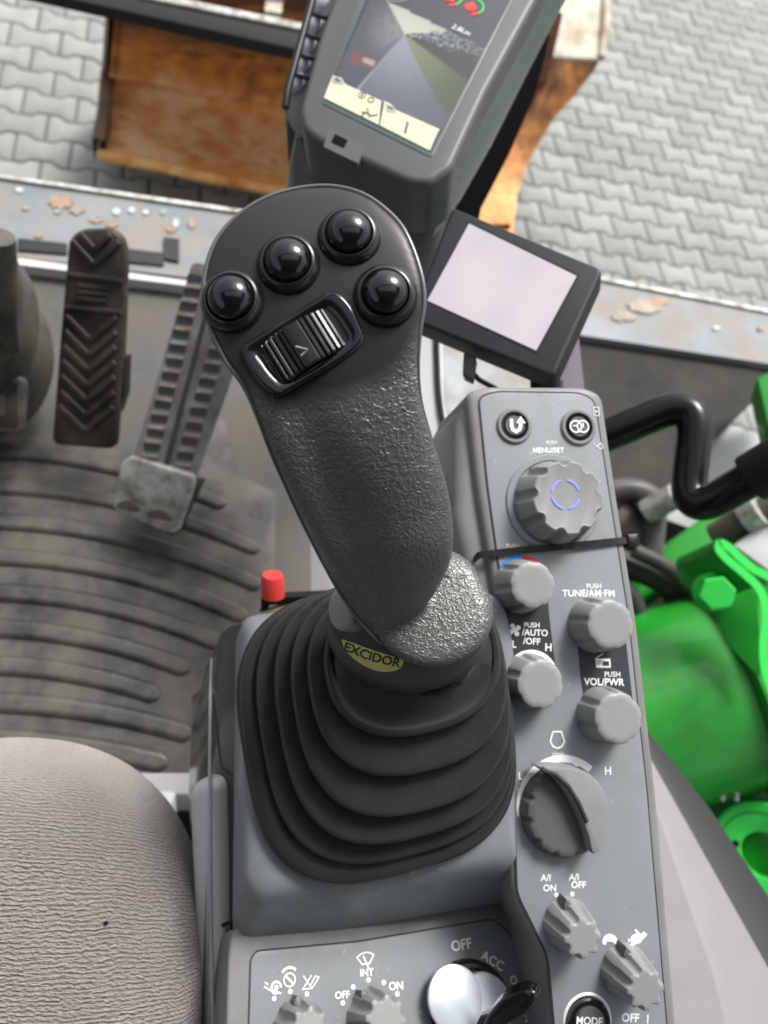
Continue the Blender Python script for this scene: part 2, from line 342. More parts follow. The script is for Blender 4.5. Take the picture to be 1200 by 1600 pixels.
# floor mat with raised curved ribs
mb = MB()
slab(mb, [(-300, 690), (60, 690), (240, 700), (330, 640), (352, 660), (372, 740), (430, 770), (430, 900), (380, 1010), (300, 1090), (296, 1240), (270, 1300), (-300, 1420)], FLOOR + .012, .011)
def rib(y0, xe, kk=1.0, wpx=15):
    n = 60; c = []
    for k in range(n + 1):
        x = -260 + (xe + 260) * (1 - (1 - k / n) ** 2.2)
        xx = max(x, 0); y = y0 + .035 * x + kk * .00052 * xx * xx * (1 if x > 0 else 0)
        c.append((x, y))
    W0 = [at_z(x, y, FLOOR + .012) for x, y in c]
    loops = []
    for k, p in enumerate(W0):
        tdir = (W0[min(k + 1, n)] - W0[max(k - 1, 0)]).normalized(); sd = Vector((-tdir.y, tdir.x, 0))
        hw = wpx * .00087; hw0 = hw
        e = (W0[n] - p).length
        if e < hw: hw = math.sqrt(max(hw * hw - (hw - e) ** 2, 0)) + .0002
        L = []
        for q in range(9):
            u = -1 + q / 4
            L.append(p + sd * (hw * u) + Vector((0, 0, .0058 * (1 - abs(u) ** 7))))
        loops.append(L)
    mb.loft(loops, False, False, closed=False)
for y0, xe, kk in [(706, 352, 1.1), (760, 405, 1), (815, 408, 1), (870, 385, 1.05), (926, 345, 1.1), (982, 296, 1.2), (1040, 250, 1.2), (1098, 300, .85), (1156, 262, .8), (1212, 240, .8), (1268, 240, .8)]:
    rib(y0, xe, kk)
tag(mb.build('floor_mat', M['mat_rubber'], None, smooth=60), 'black rubber floor mat with curved raised ribs and dried tan mud', 'floor mat')

# black cross bar with a bright upper edge (lower front window rail)
t = thing('window_rail', 'black front window rail with a bright metal edge crossing above the rusty bucket', 'rail', at_d(300, 30, 1.25))
f = pframe((-200, -62, 1.28), (560, 92, 1.22), (180, -60, 1.30))
mb = MB(); mb.prism(f, f.poly([(-60, -95), (215, -8), (480, 42), (560, 60), (560, 99), (480, 81), (118, 0), (-60, -40)]), -.02, 0, .002); mb.build('rail_body', M['black'], t)
mb = MB(); mb.prism(f, f.poly([(-60, -98), (215, -14), (480, 40), (560, 57), (560, 68), (480, 51), (215, -3), (-60, -87)]), -.015, .004, .002); mb.build('metal_edge', M['worn'], t)

# rusty bucket on the ground
t = thing('rusty_bucket', 'wide rusty orange excavator bucket lying on the pavement in front of the cab', 'bucket', at_z(300, 200, 0))
mb = MB()
Lp = [(155, 243, .22), (157, 226, .20), (162, 200, .16), (166, 150, .14), (169, 128, .17), (170, 118, .22), (173, 80, .34), (176, 45, .50), (178, 15, .70), (182, -60, 1.0)]
Rp = [(800, 372, .22), (802, 352, .20), (806, 322, .16), (812, 262, .14), (818, 236, .17), (822, 224, .22), (836, 180, .34), (850, 140, .50), (862, 100, .70), (880, 20, 1.0)]
loops = []
for (l, r) in zip(Lp, Rp):
    A = at_z(*l); B = at_z(*r); n = 60
    loops.append([A.lerp(B, k / n) + Vector((0, 0, .012 * noise.noise((k * .15, l[1] * .03, 0)))) for k in range(n + 1)])
under = [[p - Vector((0, -.012, .03)) for p in l] for l in loops]
mb.loft(loops, False, False, closed=False); mb.loft(under[::-1], False, False, closed=False)
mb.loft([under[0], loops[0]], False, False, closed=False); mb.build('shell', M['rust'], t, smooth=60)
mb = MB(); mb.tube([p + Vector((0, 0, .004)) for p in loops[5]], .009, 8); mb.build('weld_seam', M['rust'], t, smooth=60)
mb = MB()
lip = [[p + Vector((0, 0, .012)) for p in loops[0]], [p + Vector((0, 0, .014)) for p in loops[1]], [p + Vector((0, .0, .004)) for p in loops[1]]]
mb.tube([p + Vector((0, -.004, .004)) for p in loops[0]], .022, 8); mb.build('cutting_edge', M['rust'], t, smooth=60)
mb = MB()
sl_ = [at_z(*l) for l in Lp]; mb.loft([[p + Vector((-.02, 0, -.05)) for p in sl_], [p + Vector((-.02, 0, .07)) for p in sl_], [p + Vector((.022, 0, .07)) for p in sl_], [p + Vector((.022, 0, -.02)) for p in sl_]], False, False, closed=False)
mb.build('side_plate', M['rust_dark'], t, smooth=60)
# right side plate, curved, seen between the machine display and the pavement
outer = [(800, 350), (806, 310), (822, 262), (846, 215), (872, 172), (905, 135), (936, 96), (944, 40), (944, -60)]
inner = [(700, 350), (702, 310), (720, 262), (760, 215), (800, 172), (830, 135), (855, 92), (860, 40), (868, -60)]
zz = [.25, .27, .30, .36, .44, .52, .60, .66, .75]
O_ = [at_z(x, y, z) for (x, y), z in zip(outer, zz)]; I_ = [at_z(x, y, z) for (x, y), z in zip(inner, zz)]
mb = MB(); mb.loft([I_[:7], O_[:7], [p - Vector((-.0, 0, .05)) for p in O_[:7]], [p - Vector((0, 0, .05)) for p in I_[:7]]], False, False, closed=False)
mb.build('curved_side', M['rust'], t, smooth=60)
mb = MB(); q = [I_[6], O_[6], O_[7], O_[8], I_[8], I_[7]]; mb.loft([[p - Vector((0, 0, .03)) for p in q], [p + Vector((0, 0, .012)) for p in q]])
mb.build('worn_end', M['bleached'], t, smooth=0)
mb = MB(); mb.tube([O_[8] + Vector((0, 0, .015)), O_[7] + Vector((0, 0, .015)), O_[6] + Vector((0, 0, .015))], .02, 8); mb.build('end_rim', M['bleached'], t, smooth=60)
mb = MB(); q = [at_z(x, y, .95) for x, y in [(418, -40), (448, -40), (440, 20), (414, 16)]]; mb.loft([[p - Vector((0, 0, .03)) for p in q], q]); mb.build('lug', M['bleached'], t, smooth=0)

# ================================================================== PEDALS AND FLOOR THINGS
f = pframe((82, 693, .93), (182, 700, .93), (110, 370, .84))
t = thing('foot_pedal', 'long black rubber foot pedal with chevron tread, left of the grooved metal pedal', 'pedal', f.w(f.loc(130, 540, -.03)))
mb = MB(); op = roundp(f.poly([(80, 695), (94, 520), (107, 372), (128, 357), (172, 356), (192, 372), (197, 400), (192, 540), (180, 703)]), .012)
mb.prism(f, op, -.012, 0, .004); mb.build('pad', M['pedal'], t)
mb = MB()
def bar(mb, fr, p, q, w, h0, h1, b=.0008):
    a = fr.loc(*p); c = fr.loc(*q); d = Vector((c.x - a.x, c.y - a.y)).normalized(); n = Vector((-d.y, d.x)) * w / 2
    mb.prism(fr, [(a.x + n.x, a.y + n.y), (a.x - n.x, a.y - n.y), (c.x - n.x, c.y - n.y), (c.x + n.x, c.y + n.y)], h0, h1, b, 1)
for k in range(16):
    y = 352 + k * 23.5
    if 395 < y < 470: continue
    xl = 108 - (y - 360) * .072; xr = 192 - (y - 360) * .035; xc = (xl + xr) / 2 - 2
    y2 = y + 38
    if y < 372: bar(mb, f, (xc - 22, y + 14), (xc, y2), .0065, -.001, .003); bar(mb, f, (xc + 24, y + 14), (xc, y2), .0065, -.001, .003)
    elif y2 < 692: bar(mb, f, (xl + 5, y), (xc, y2), .0065, -.001, .003); bar(mb, f, (xr - 5, y + 2), (xc, y2), .0065, -.001, .003)
bar(mb, f, (106, 428), (192, 440), .005, -.001, .003); bar(mb, f, (102, 480), (190, 488), .005, -.001, .003)
for y in (446, 456, 466): bar(mb, f, (122, y), (168, y + 5), .0045, -.001, .0025)
mb.build('tread', M['pedal'], t)
mb = MB(); mb.tube([f.w(f.loc(140, 470, -.012)), f.w(f.loc(150, 470, -.10))], .012); mb.prism(f, f.poly([(180, 560), (192, 560), (190, 620), (180, 650)]), -.03, -.008, .002); mb.build('bracket', M['black'], t)

f = pframe((200, 722, .90), (300, 745, .90), (300, 412, .85))
t = thing('grooved_pedal', 'worn metal travel pedal with two columns of oval slots and a bare silver heel', 'pedal', f.w(f.loc(260, 640, -.03)))
mb = MB(); mb.prism(f, roundp(f.poly([(206, 722), (300, 408), (355, 418), (402, 450), (372, 560), (304, 752)]), .008), -.006, 0, .002); mb.build('plate', M['steel'], t)
mb = MB(); mb2 = MB()
cols = [((306, 436), (232, 722), 14), ((372, 440), (283, 737), 14)]
for a, b, n in cols:
    for k in range(n):
        x = a[0] + (b[0] - a[0]) * k / (n - 1); y = a[1] + (b[1] - a[1]) * k / (n - 1)
        mb.prism(f, roundp(f.poly([(x - 14 - 3, y + 8), (x + 13 - 3, y + 11.5), (x + 12 - 3, y + 17.5), (x - 15 - 3, y + 14)]), .003, 3), -.001, .0026, .0012, 2)
        mb2.prism(f, roundp(f.poly([(x - 13, y - 9), (x + 14, y - 4.5), (x + 12, y + 7), (x - 15, y + 3)]), .0055, 4), 0, .0006, .0002, 1)
M['tan_worn'] = mat('worn_tan_steel', (.36, .33, .30), .45, metal=.2, var=.2, vscale=60, dirt=(.18, .15, .12), dscale=40, damt=.4)
mb.build('raised_ribs', M['tan_worn'], t); mb2.build('slots', M['dark_trim'], t)
mb = MB(); mb.prism(f, f.poly([(336, 425), (342, 427), (262, 735), (254, 733)]), -.001, .002, .001, 1); mb.build('centre_groove', M['dark_trim'], t)
f2 = pframe((180, 795, .925), (276, 835, .925), (192, 722, .90))
mb = MB(); op = roundp(f2.poly([(178, 796), (190, 722), (206, 712), (304, 742), (302, 762), (276, 836)]), .010)
mb.prism(f2, op, -.008, .004, .003); mb.build('heel', M['worn'], t)
mb = MB()
for x, y in ((203, 788), (251, 802)): mb.prism(f2, sp2([tuple(f2.loc(x + dx, y + dy))[:2] for dx, dy in ((-18, -3), (0, -8), (18, 4), (16, 10), (0, 8), (-16, 4))]), .003, .0046, .0004, 1)
mb.build('heel_slots', M['boot_grey'], t)
mb = MB(); mb.prism(f, f.poly([(210, 740), (300, 760), (260, 845), (190, 800)]), -.06, -.02, .004); mb.build('hinge', M['black'], t)

# travel lever boot, far left
t = thing('lever_boot', 'grey moulded rubber lever boot at the left edge beside the chevron pedal', 'lever boot', at_z(-20, 560, FLOOR))
mb = MB(); L = []
for (cx, cy, rx, ry, d) in [(-40, 560, 125, 125, .99), (-32, 545, 112, 112, .95), (-38, 535, 98, 105, .93), (-34, 500, 96, 110, .90), (-44, 480, 84, 100, .87), (-46, 440, 80, 82, .83), (-52, 420, 70, 66, .79)]:
    L.append([at_d(cx + rx * math.copysign(abs(math.cos(a)) ** .8, math.cos(a)), cy + ry * math.sin(a), d) for a in [2 * PI * k / 40 for k in range(40)]])
mb.loft(L); mb.build('bellows', M['boot_grey'], t, smooth=60)
mb = MB(); mb.tube([at_d(-6, 370, .74), at_d(0, 440, .775), at_d(6, 500, .82), at_d(22, 545, .86)], [.018, .018, .015, .008]); mb.build('fold', M['boot_grey'], t, smooth=60)
f = pframe((-40, 670, .92), (30, 676, .92), (-40, 590, .90))
t = thing('small_pedal', 'small grey rubber pedal with fine grooves at the left edge below the lever boot', 'pedal', f.w(f.loc(0, 640, -.02)))
mb = MB(); mb.prism(f, roundp(f.poly([(-60, 672), (-60, 585), (30, 588), (37, 600), (33, 678)]), .008), -.012, 0, .003); mb.build('pad', M['boot_grey'], t)
mb = MB()
for k in range(4):
    d = 5 + k * 5
    P_ = [f.w(f.loc(*p, .0005)) for p in [(-50, 592 + d), (31 - d, 594 + d), (29 - d, 672 - d), (-50, 668 - d)]]
    mb.tube(P_, .0012, 6)
mb.build('grooves', M['darkplate'], t)

# console support panel behind the joystick and its black seam
f = pframe((487, 925, .66), (745, 900, .62), (690, 520, .74))
t = thing('side_wall_panel', 'pale grey plastic wall panel with a black rubber edge standing behind the joystick', 'wall panel', f.w(f.loc(600, 900, -.1)))
mb = MB(); mb.prism(f, f.poly([(487, 1000), (487, 800), (438, 716), (397, 640), (500, 560), (655, 470), (684, 515), (686, 610), (712, 735), (750, 900), (750, 1000)]), -.02, 0, .003); mb.build('panel', M['white_trim'], t)
mb = MB(); mb.tube([f.w(f.loc(x, y, .001)) for x, y in sp2([(682, 500), (683, 560), (686, 620), (694, 670), (712, 735), (740, 830), (765, 900)], 5, False)], .0028, 8); mb.build('rubber_edge', M['black'], t)
mb = MB(); mb.prism(f, f.poly([(486, 1000), (486, 806), (520, 806), (520, 1000)]), -.001, .004, .002); mb.build('inner_flange', M['trim'], t)

# red capped lever on a black rod, behind the console
t = thing('latch_lever', 'small black latch lever with a red cap between the floor mat and the rubber boot', 'lever', at_d(440, 950, .62))
mb = MB(); mb.tube([at_d(427, 932, .605), at_d(426, 906, .600), at_d(426, 898, .598)], [.0094, .0094, .0080], 20); mb.build('red_cap', M['red_cap'], t)
f = pframe((408, 945, .62), (500, 935, .62), (408, 900, .61))
mb = MB(); mb.prism(f, f.poly([(408, 932), (540, 926), (540, 938), (408, 945)]), -.006, .002, .001); mb.prism(f, f.poly([(412, 940), (424, 940), (408, 978), (398, 974)]), -.006, .0, .001); mb.build('arm', M['black'], t)
mb = MB(); mb.tube([at_d(404, 968, .625), at_d(440, 955, .625), at_d(480, 948, .62)], .0065, 10); mb.build('latch_pin', M['brass'], t)

# seat base rail and pale plastic piece under the seat
t = thing('seat_rail', 'pale green grey seat rail under the corner of the seat cushion', 'seat rail', at_d(260, 1260, .85))
f = pframe((200, 1265, .80), (380, 1262, .80), (200, 1238, .79))
mb = MB(); mb.prism(f, f.poly([(150, 1240), (380, 1240), (380, 1268), (150, 1266)]), -.03, 0, .002); mb.build('rail', M['trim'], t)
f = pframe((220, 1280, .76), (272, 1280, .76), (220, 1250, .755))
mb = MB(); mb.prism(f, roundp(f.poly([(200, 1253), (266, 1255), (268, 1300), (200, 1300)]), .006), -.02, 0, .003); mb.build('end_block', M['white_trim'], t)
mb = MB(); f = pframe((200, 1400, .86), (330, 1400, .86), (200, 1270, .84)); mb.prism(f, f.poly([(150, 1272), (400, 1266), (420, 1900), (150, 1900)]), -.02, 0, .002); mb.build('base_cover', M['black'], t)

# ================================================================== GREEN MACHINERY AND RAIL ON THE RIGHT
t = thing('hydraulic_cylinder', 'large green hydraulic cylinder with an end plate right of the switch panel', 'cylinder', at_d(1100, 1100, 1.2))
def cyl(mb, a, b, ra, rb=None, seg=48): mb.tube([a, a.lerp(b, .5), b], [ra, (ra + (rb or ra)) / 2, rb or ra], seg)
mb = MB(); A = at_d(960, 1125, 1.16); B = at_d(1230, 1048, 1.16); A2 = A + (A - B) * .4
mb.tube([A2, A, B], [.152, .150, .158], 64); mb.build('barrel', M['green'], t)
mb = MB(); d_ = (B - A).normalized()
C0 = A + (B - A) * .58; mb.tube([C0, C0 + d_ * .004, C0 + d_ * .20], [.164, .170, .170], 64); mb.build('end_plate', M['green'], t)
mb = MB(); mb.tube([at_d(1098, 1235, 1.06), at_d(1180, 1222, 1.06), at_d(1260, 1215, 1.06)], .006, 10); mb.build('pipe', M['green'], t)
mb = MB()
for x in (1128, 1150): mb.tube([at_d(x, 1225, 1.055), at_d(x, 1250, 1.055)], .004, 8)
mb.build('stud', M['worn'], t)

t = thing('pivot_flange', 'bright green round flange with a bore and one bolt hole at the right edge', 'flange', at_d(1195, 1335, 1.05))
f = pframe((1150, 1335, 1.06), (1240, 1335, 1.02), (1150, 1270, 1.07))
c = f.loc(1192, 1336)
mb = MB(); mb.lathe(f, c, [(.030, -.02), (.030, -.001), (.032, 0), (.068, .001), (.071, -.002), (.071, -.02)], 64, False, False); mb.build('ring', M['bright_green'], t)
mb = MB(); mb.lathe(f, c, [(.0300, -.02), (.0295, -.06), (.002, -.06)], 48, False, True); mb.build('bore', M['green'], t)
mb = MB(); hc = f.loc(1150, 1318); mb.lathe(f, hc, [(.0048, .0005), (.0045, .0018)], 16); mb.build('bolt_hole', M['seal'], t)
mb = MB(); mb.lathe(f, c, [(.056, .0008), (.0565, .0018), (.0572, .0018), (.0578, .0008)], 64, False, False); mb.build('scribed_ring', M['green'], t)
mb = MB(); mb.lathe(f, c, [(.110, -.30), (.110, -.03), (.1, -.021), (.002, -.021)], 48, True, True); mb.build('hub', M['green'], t)

t = thing('clamp_bracket', 'folded bright green steel bracket with a hex bolt above the green cylinder', 'bracket', at_d(1130, 900, 1.0))
path = [(1290, 930), (1240, 915), (1200, 893), (1182, 884), (1160, 866), (1140, 848), (1122, 842), (1117, 858), (1130, 876), (1158, 900), (1182, 925), (1190, 960), (1186, 1010), (1192, 1060), (1220, 1130)]
P_ = sp2(path, 4, False); f = pframe((1120, 900, .97), (1240, 930, .95), (1120, 840, .98))
pl = [tuple(f.loc(x, y))[:2] for x, y in P_]
q = pl + [(x, y) for x, y in reversed([(pl[i][0] + .0105 * -(pl[min(i + 1, len(pl) - 1)][1] - pl[max(i - 1, 0)][1]) / max(1e-6, math.dist(pl[min(i + 1, len(pl) - 1)], pl[max(i - 1, 0)])), pl[i][1] + .0105 * (pl[min(i + 1, len(pl) - 1)][0] - pl[max(i - 1, 0)][0]) / max(1e-6, math.dist(pl[min(i + 1, len(pl) - 1)], pl[max(i - 1, 0)]))) for i in range(len(pl))])]
mb = MB()
l0 = [[f.w((x, y, 0)) for x, y in pl], [f.w((x, y, 0)) for x, y in q[len(pl):][::-1]]]
back = f.ez * -1
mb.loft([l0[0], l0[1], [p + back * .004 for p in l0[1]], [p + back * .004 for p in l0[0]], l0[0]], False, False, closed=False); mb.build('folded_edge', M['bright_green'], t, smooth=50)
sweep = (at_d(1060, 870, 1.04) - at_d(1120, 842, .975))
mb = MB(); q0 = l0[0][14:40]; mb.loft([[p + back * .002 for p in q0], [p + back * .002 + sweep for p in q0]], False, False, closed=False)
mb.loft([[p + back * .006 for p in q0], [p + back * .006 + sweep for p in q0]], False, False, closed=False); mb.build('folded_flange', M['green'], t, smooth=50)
f = pframe((1060, 960, 1.03), (1180, 960, .99), (1060, 870, 1.04))
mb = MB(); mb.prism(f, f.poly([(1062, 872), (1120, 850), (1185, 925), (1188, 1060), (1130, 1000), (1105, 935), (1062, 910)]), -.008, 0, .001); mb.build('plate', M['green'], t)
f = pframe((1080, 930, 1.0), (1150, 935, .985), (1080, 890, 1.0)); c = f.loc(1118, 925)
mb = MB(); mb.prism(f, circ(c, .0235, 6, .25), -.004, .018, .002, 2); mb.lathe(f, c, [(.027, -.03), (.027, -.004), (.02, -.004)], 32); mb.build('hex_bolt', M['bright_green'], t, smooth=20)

t = thing('green_beam', 'dark green steel beam with brown worn patches running behind the black handrail', 'beam', at_d(1100, 850, 1.3))
f = pframe((980, 960, 1.25), (1240, 800, 1.25), (940, 880, 1.30))
mb = MB(); mb.prism(f, f.poly([(940, 918), (1060, 832), (1120, 790), (1240, 716), (1250, 786), (1210, 800), (1100, 870), (1010, 930), (950, 985)]), -.08, 0, .012); mb.build('beam_body', M['green'], t)
mb = MB(); mb.prism(f, f.poly([(1180, 600), (1260, 560), (1260, 690), (1196, 676)]), -.05, .02, .004); mb.build('upper_block', M['green'], t)
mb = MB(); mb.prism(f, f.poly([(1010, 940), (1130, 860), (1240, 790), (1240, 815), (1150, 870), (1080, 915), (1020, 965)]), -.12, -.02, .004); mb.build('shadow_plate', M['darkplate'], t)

t = thing('steel_pipe', 'pale worn steel pipe lying between the green beam and the bracket at the right', 'pipe', at_d(1180, 810, 1.1))
mb = MB(); mb.tube([at_d(1118, 838, 1.15), at_d(1160, 815, 1.12), at_d(1240, 775, 1.08)], .022, 24); mb.build('tube', M['boot_grey'], t)
mb = MB(); mb.tube([at_d(1160, 806, 1.105), at_d(1186, 793, 1.09)], .028, 24); mb.build('union', M['worn'], t)
mb = MB(); mb.tube([at_d(1010, 800, 1.2), at_d(1055, 775, 1.17)], .020, 20); mb.build('union', M['worn'], t)

for i, (lab, pts, r) in enumerate([
    ('black hydraulic hose curving under the green bracket', [(940, 870), (1000, 890), (1040, 910), (1070, 950), (1075, 1010)], .022),
    ('thin black hydraulic hose nearest the switch panel edge', [(950, 900), (985, 930), (1000, 965), (1010, 1020)], .014),
    ('black hydraulic hose running up to the green bracket fold', [(990, 860), (1040, 885), (1075, 915), (1100, 945)], .012)]):
    mb = MB(); mb.tube([at_d(x, y, 1.18 - .02 * i) for x, y in sp2(pts, 6, False)], r, 16)
    tag(mb.build('hydraulic_hose', M['hose'], None, smooth=60), lab, 'hose', 'hoses between the cab and the green cylinder')
# dark machine bay under all that
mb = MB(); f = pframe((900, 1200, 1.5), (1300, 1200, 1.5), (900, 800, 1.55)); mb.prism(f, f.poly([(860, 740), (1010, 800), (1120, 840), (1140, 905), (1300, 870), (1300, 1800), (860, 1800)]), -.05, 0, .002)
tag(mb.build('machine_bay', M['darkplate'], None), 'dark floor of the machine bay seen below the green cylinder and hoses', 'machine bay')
# silver elbow seen beside the panel edge
t = thing('pipe_elbow', 'dusty dark grey pipe elbow just right of the menu knob side of the panel', 'pipe', at_d(985, 780, 1.2))
mb = MB(); mb.tube([at_d(x, y, 1.22) for x, y in sp2([(940, 772), (980, 765), (1008, 772), (1022, 792), (1020, 830), (1015, 870)], 5, False)], .020, 20); mb.build('elbow', M['boot_grey'], t, smooth=60)
mb = MB(); mb.tube([at_d(x, y, 1.26) for x, y in [(950, 800), (980, 830), (1000, 870)]], .045, 20); mb.build('fitting', M['boot_grey'], t, smooth=60)
# pale outer panels
f = pframe((1010, 760, 1.42), (1240, 760, 1.42), (1010, 660, 1.46))
mb = MB(); mb.prism(f, f.poly([(1008, 672), (1115, 655), (1250, 700), (1260, 800), (1225, 800), (1100, 760), (1040, 785)]), -.02, 0, .003)
tag(mb.build('outer_panel', M['white_trim'], None), 'pale grey machine panel behind the bend of the black handrail', 'machine panel')
f = pframe((1120, 900, 1.08), (1240, 900, 1.07), (1120, 820, 1.10))
mb = MB(); mb.prism(f, f.poly([(1146, 852), (1180, 828), (1260, 800), (1260, 900), (1200, 892), (1170, 870)]), -.02, 0, .003)
tag(mb.build('fuel_tank_top', M['white_trim'], None), 'pale grey machine panel directly above the green bracket at the right edge', 'machine panel')

# black bent handrail with rubber sleeve
t = thing('handrail', 'black tubular handrail bent twice with a thick rubber sleeve, right of the switch panel', 'handrail', at_d(1080, 720, .75))
def bends(pts, n=10, rr=.45):
    out = [Vector(pts[0])]
    for i in range(1, len(pts) - 1):
        a, b, c = Vector(pts[i - 1]), Vector(pts[i]), Vector(pts[i + 1])
        r = rr[i - 1]; p = b + (a - b).normalized() * r; q = b + (c - b).normalized() * r
        for k in range(n + 1): u = k / n; out.append(p * (1 - u) ** 2 + b * 2 * u * (1 - u) + q * u * u)
    out.append(Vector(pts[-1])); return out
pts = [at_d(900, 700, .80), at_d(1092, 620, .77), at_d(1070, 810, .75), at_d(1270, 690, .68)]
mb = MB(); mb.tube(bends(pts, 12, [.045, .045]), .0178, 28); mb.build('rail', M['rail'], t, smooth=60)
mb = MB(); e0 = pts[2].lerp(pts[3], .52); mb.tube([e0, e0.lerp(pts[3], .02), e0.lerp(pts[3], .06), pts[3] + (pts[3] - e0)], [.019, .0235, .0245, .0245], 28); mb.build('sleeve', M['sleeve'], t, smooth=60)

# window seal + pale sill trim, bottom right
t = thing('window_sill_trim', 'pale lavender grey plastic sill trim slanting down right of the switch panel', 'sill trim', at_d(1100, 1450, .72))
f = pframe((1000, 1180, .78), (1330, 1760, .62), (900, 1500, .72))
mb = MB(); mb.prism(f, f.poly([(985, 1150), (1010, 1190), (1200, 1530), (1330, 1760), (1200, 1800), (1090, 1560), (1040, 1380), (1000, 1240)]), -.05, 0, .006); mb.build('sill_top', M['trim'], t)
mb = MB(); mb.prism(f, f.poly([(985, 1180), (1040, 1340), (1095, 1500), (1170, 1800), (960, 1800), (960, 1200)]), -.09, -.035, .01); mb.build('lower_trim', M['trim'], t)
f3 = pframe((1000, 1160, .80), (1330, 1700, .64), (1060, 1130, .83))
mb = MB(); mb.prism(f3, f3.poly([(975, 1120), (1012, 1140), (1110, 1262), (1215, 1420), (1360, 1700), (1330, 1775), (1200, 1530), (1010, 1195)]), -.012, 0, .002); 
tag(mb.build('window_seal', M['seal'], None), 'black rubber window seal strip between the pale sill trim and the green machinery', 'seal')

# ================================================================== SEAT
def seat():
    f = pframe((20, 1600, .40), (320, 1600, .42), (20, 1300, .405))
    c = f.loc(-70, 1672, -.02); sx = f.scale(20, 1500) * 408; sy = f.scale(20, 1400) * 497
    m = bpy.data.materials.new('seat_knit'); m.use_nodes = True; N = m.node_tree.nodes; Lk = m.node_tree.links; b = N['Principled BSDF']
    b.inputs['Roughness'].default_value = .95; b.inputs['Sheen Weight'].default_value = .3; b.inputs['Specular IOR Level'].default_value = .1
    tc = N.new('ShaderNodeTexCoord'); src = tc.outputs['UV']
    def math_(op, a, b2=None):
        n = N.new('ShaderNodeMath'); n.operation = op
        for i, v in enumerate((a, b2)):
            if v is None: continue
            if isinstance(v, (int, float)): n.inputs[i].default_value = v
            else: Lk.new(v, n.inputs[i])
        return n.outputs[0]
    n1 = N.new('ShaderNodeTexNoise'); n1.inputs['Scale'].default_value = 55; n1.inputs['Detail'].default_value = 2; Lk.new(src, n1.inputs['Vector'])
    n2 = N.new('ShaderNodeTexNoise'); n2.inputs['Scale'].default_value = 330; n2.inputs['Detail'].default_value = 3; Lk.new(src, n2.inputs['Vector'])
    sx_ = N.new('ShaderNodeSeparateXYZ'); Lk.new(src, sx_.inputs[0])
    y = math_('ADD', sx_.outputs[1], math_('MULTIPLY', math_('SUBTRACT', n1.outputs[0], .5), .0050))
    y = math_('ADD', y, math_('MULTIPLY', math_('SUBTRACT', n2.outputs[0], .5), .0036))
    y = math_('ADD', y, math_('MULTIPLY', sx_.outputs[0], -.02))
    w = math_('SINE', math_('MULTIPLY', y, 2 * PI / .0027))
    mp = N.new('ShaderNodeMapping'); mp.inputs['Scale'].default_value = (250, 900, 1); Lk.new(src, mp.inputs[0])
    n3 = N.new('ShaderNodeTexNoise'); n3.inputs['Scale'].default_value = 1; n3.inputs['Detail'].default_value = 3; Lk.new(mp.outputs[0], n3.inputs['Vector'])
    h = math_('ADD', math_('MULTIPLY', w, .30), math_('MULTIPLY', n3.outputs[0], 2.0))
    bp = N.new('ShaderNodeBump'); bp.inputs['Distance'].default_value = .0013; bp.inputs['Strength'].default_value = 1; Lk.new(h, bp.inputs['Height']); Lk.new(bp.outputs[0], b.inputs['Normal'])
    n4 = N.new('ShaderNodeTexNoise'); n4.inputs['Scale'].default_value = 14; n4.inputs['Detail'].default_value = 5; Lk.new(src, n4.inputs['Vector'])
    r = N.new('ShaderNodeValToRGB'); e = r.color_ramp.elements; e[0].position = .35; e[0].color = (.31, .276, .252, 1); e[1].position = .68; e[1].color = (.37, .342, .316, 1); Lk.new(n4.outputs[0], r.inputs[0])
    mr = N.new('ShaderNodeMapRange'); mr.inputs[1].default_value = .5; mr.inputs[2].default_value = 1.5; mr.inputs[3].default_value = .70; mr.inputs[4].default_value = 1.12; Lk.new(h, mr.inputs[0])
    vm = N.new('ShaderNodeVectorMath'); vm.operation = 'SCALE'; Lk.new(r.outputs[0], vm.inputs[0]); Lk.new(mr.outputs[0], vm.inputs['Scale']); Lk.new(vm.outputs[0], b.inputs['Base Color'])
    # superellipsoid cushion
    mb = MB(); n = 96; L = []; uv = []
    for k in range(49):
        u = k / 48 * .999
        rr = math.sin(u * PI / 2 * 1.0) if k < 48 else 1
        rr = max(rr, .004); hh = (1 - rr ** 5) ** (1 / 2.0) if rr < 1 else 0
        l = []
        for q in range(n):
            a = 2 * PI * q / n; cx_, sn = math.cos(a), math.sin(a); e_ = 2 / 2.2
            x = c[0] + sx * rr * math.copysign(abs(cx_) ** e_, cx_); yy = c[1] + sy * rr * math.copysign(abs(sn) ** e_, sn)
            l.append(f.w((x, yy, -.045 + .045 * hh + .004 * (1 - rr * rr)))); 
        L.append(l)
    L.append([p - f.ez * .06 for p in L[-1]])
    t = thing('seat_cushion', 'light grey beige knitted seat cushion corner at the lower left', 'seat', L[-1][0])
    mb.loft(L[::-1]); o = mb.build('cushion', m, t, smooth=70)
    uvl = o.data.uv_layers.new(name='UVMap')
    base = t.location
    for lp in o.data.loops:
        p = o.data.vertices[lp.vertex_index].co + base - f.O; hh = p.dot(f.ez)
        ox, oy = p.dot(f.ex) - c.x, p.dot(f.ey) - c.y; dn = max(1e-6, math.hypot(ox / sx, oy / sy)); dr = -min(0, hh + .004) * .9; uvl.data[lp.index].uv = (p.dot(f.ex) + dr * ox / math.hypot(ox, oy + 1e-9), p.dot(f.ey) + dr * oy / math.hypot(ox + 1e-9, oy))
    # a dark crumb stuck in the knit
    p = f.w(Vector((*f.loc(164, 1442)[:2], .0)));  o_, nn, _, _ = o.ray_cast(CAM - base, ray(164, 1442)) if False else (None, None, None, None)
    return t, f, o
seat_t, seat_f, seat_o = seat()

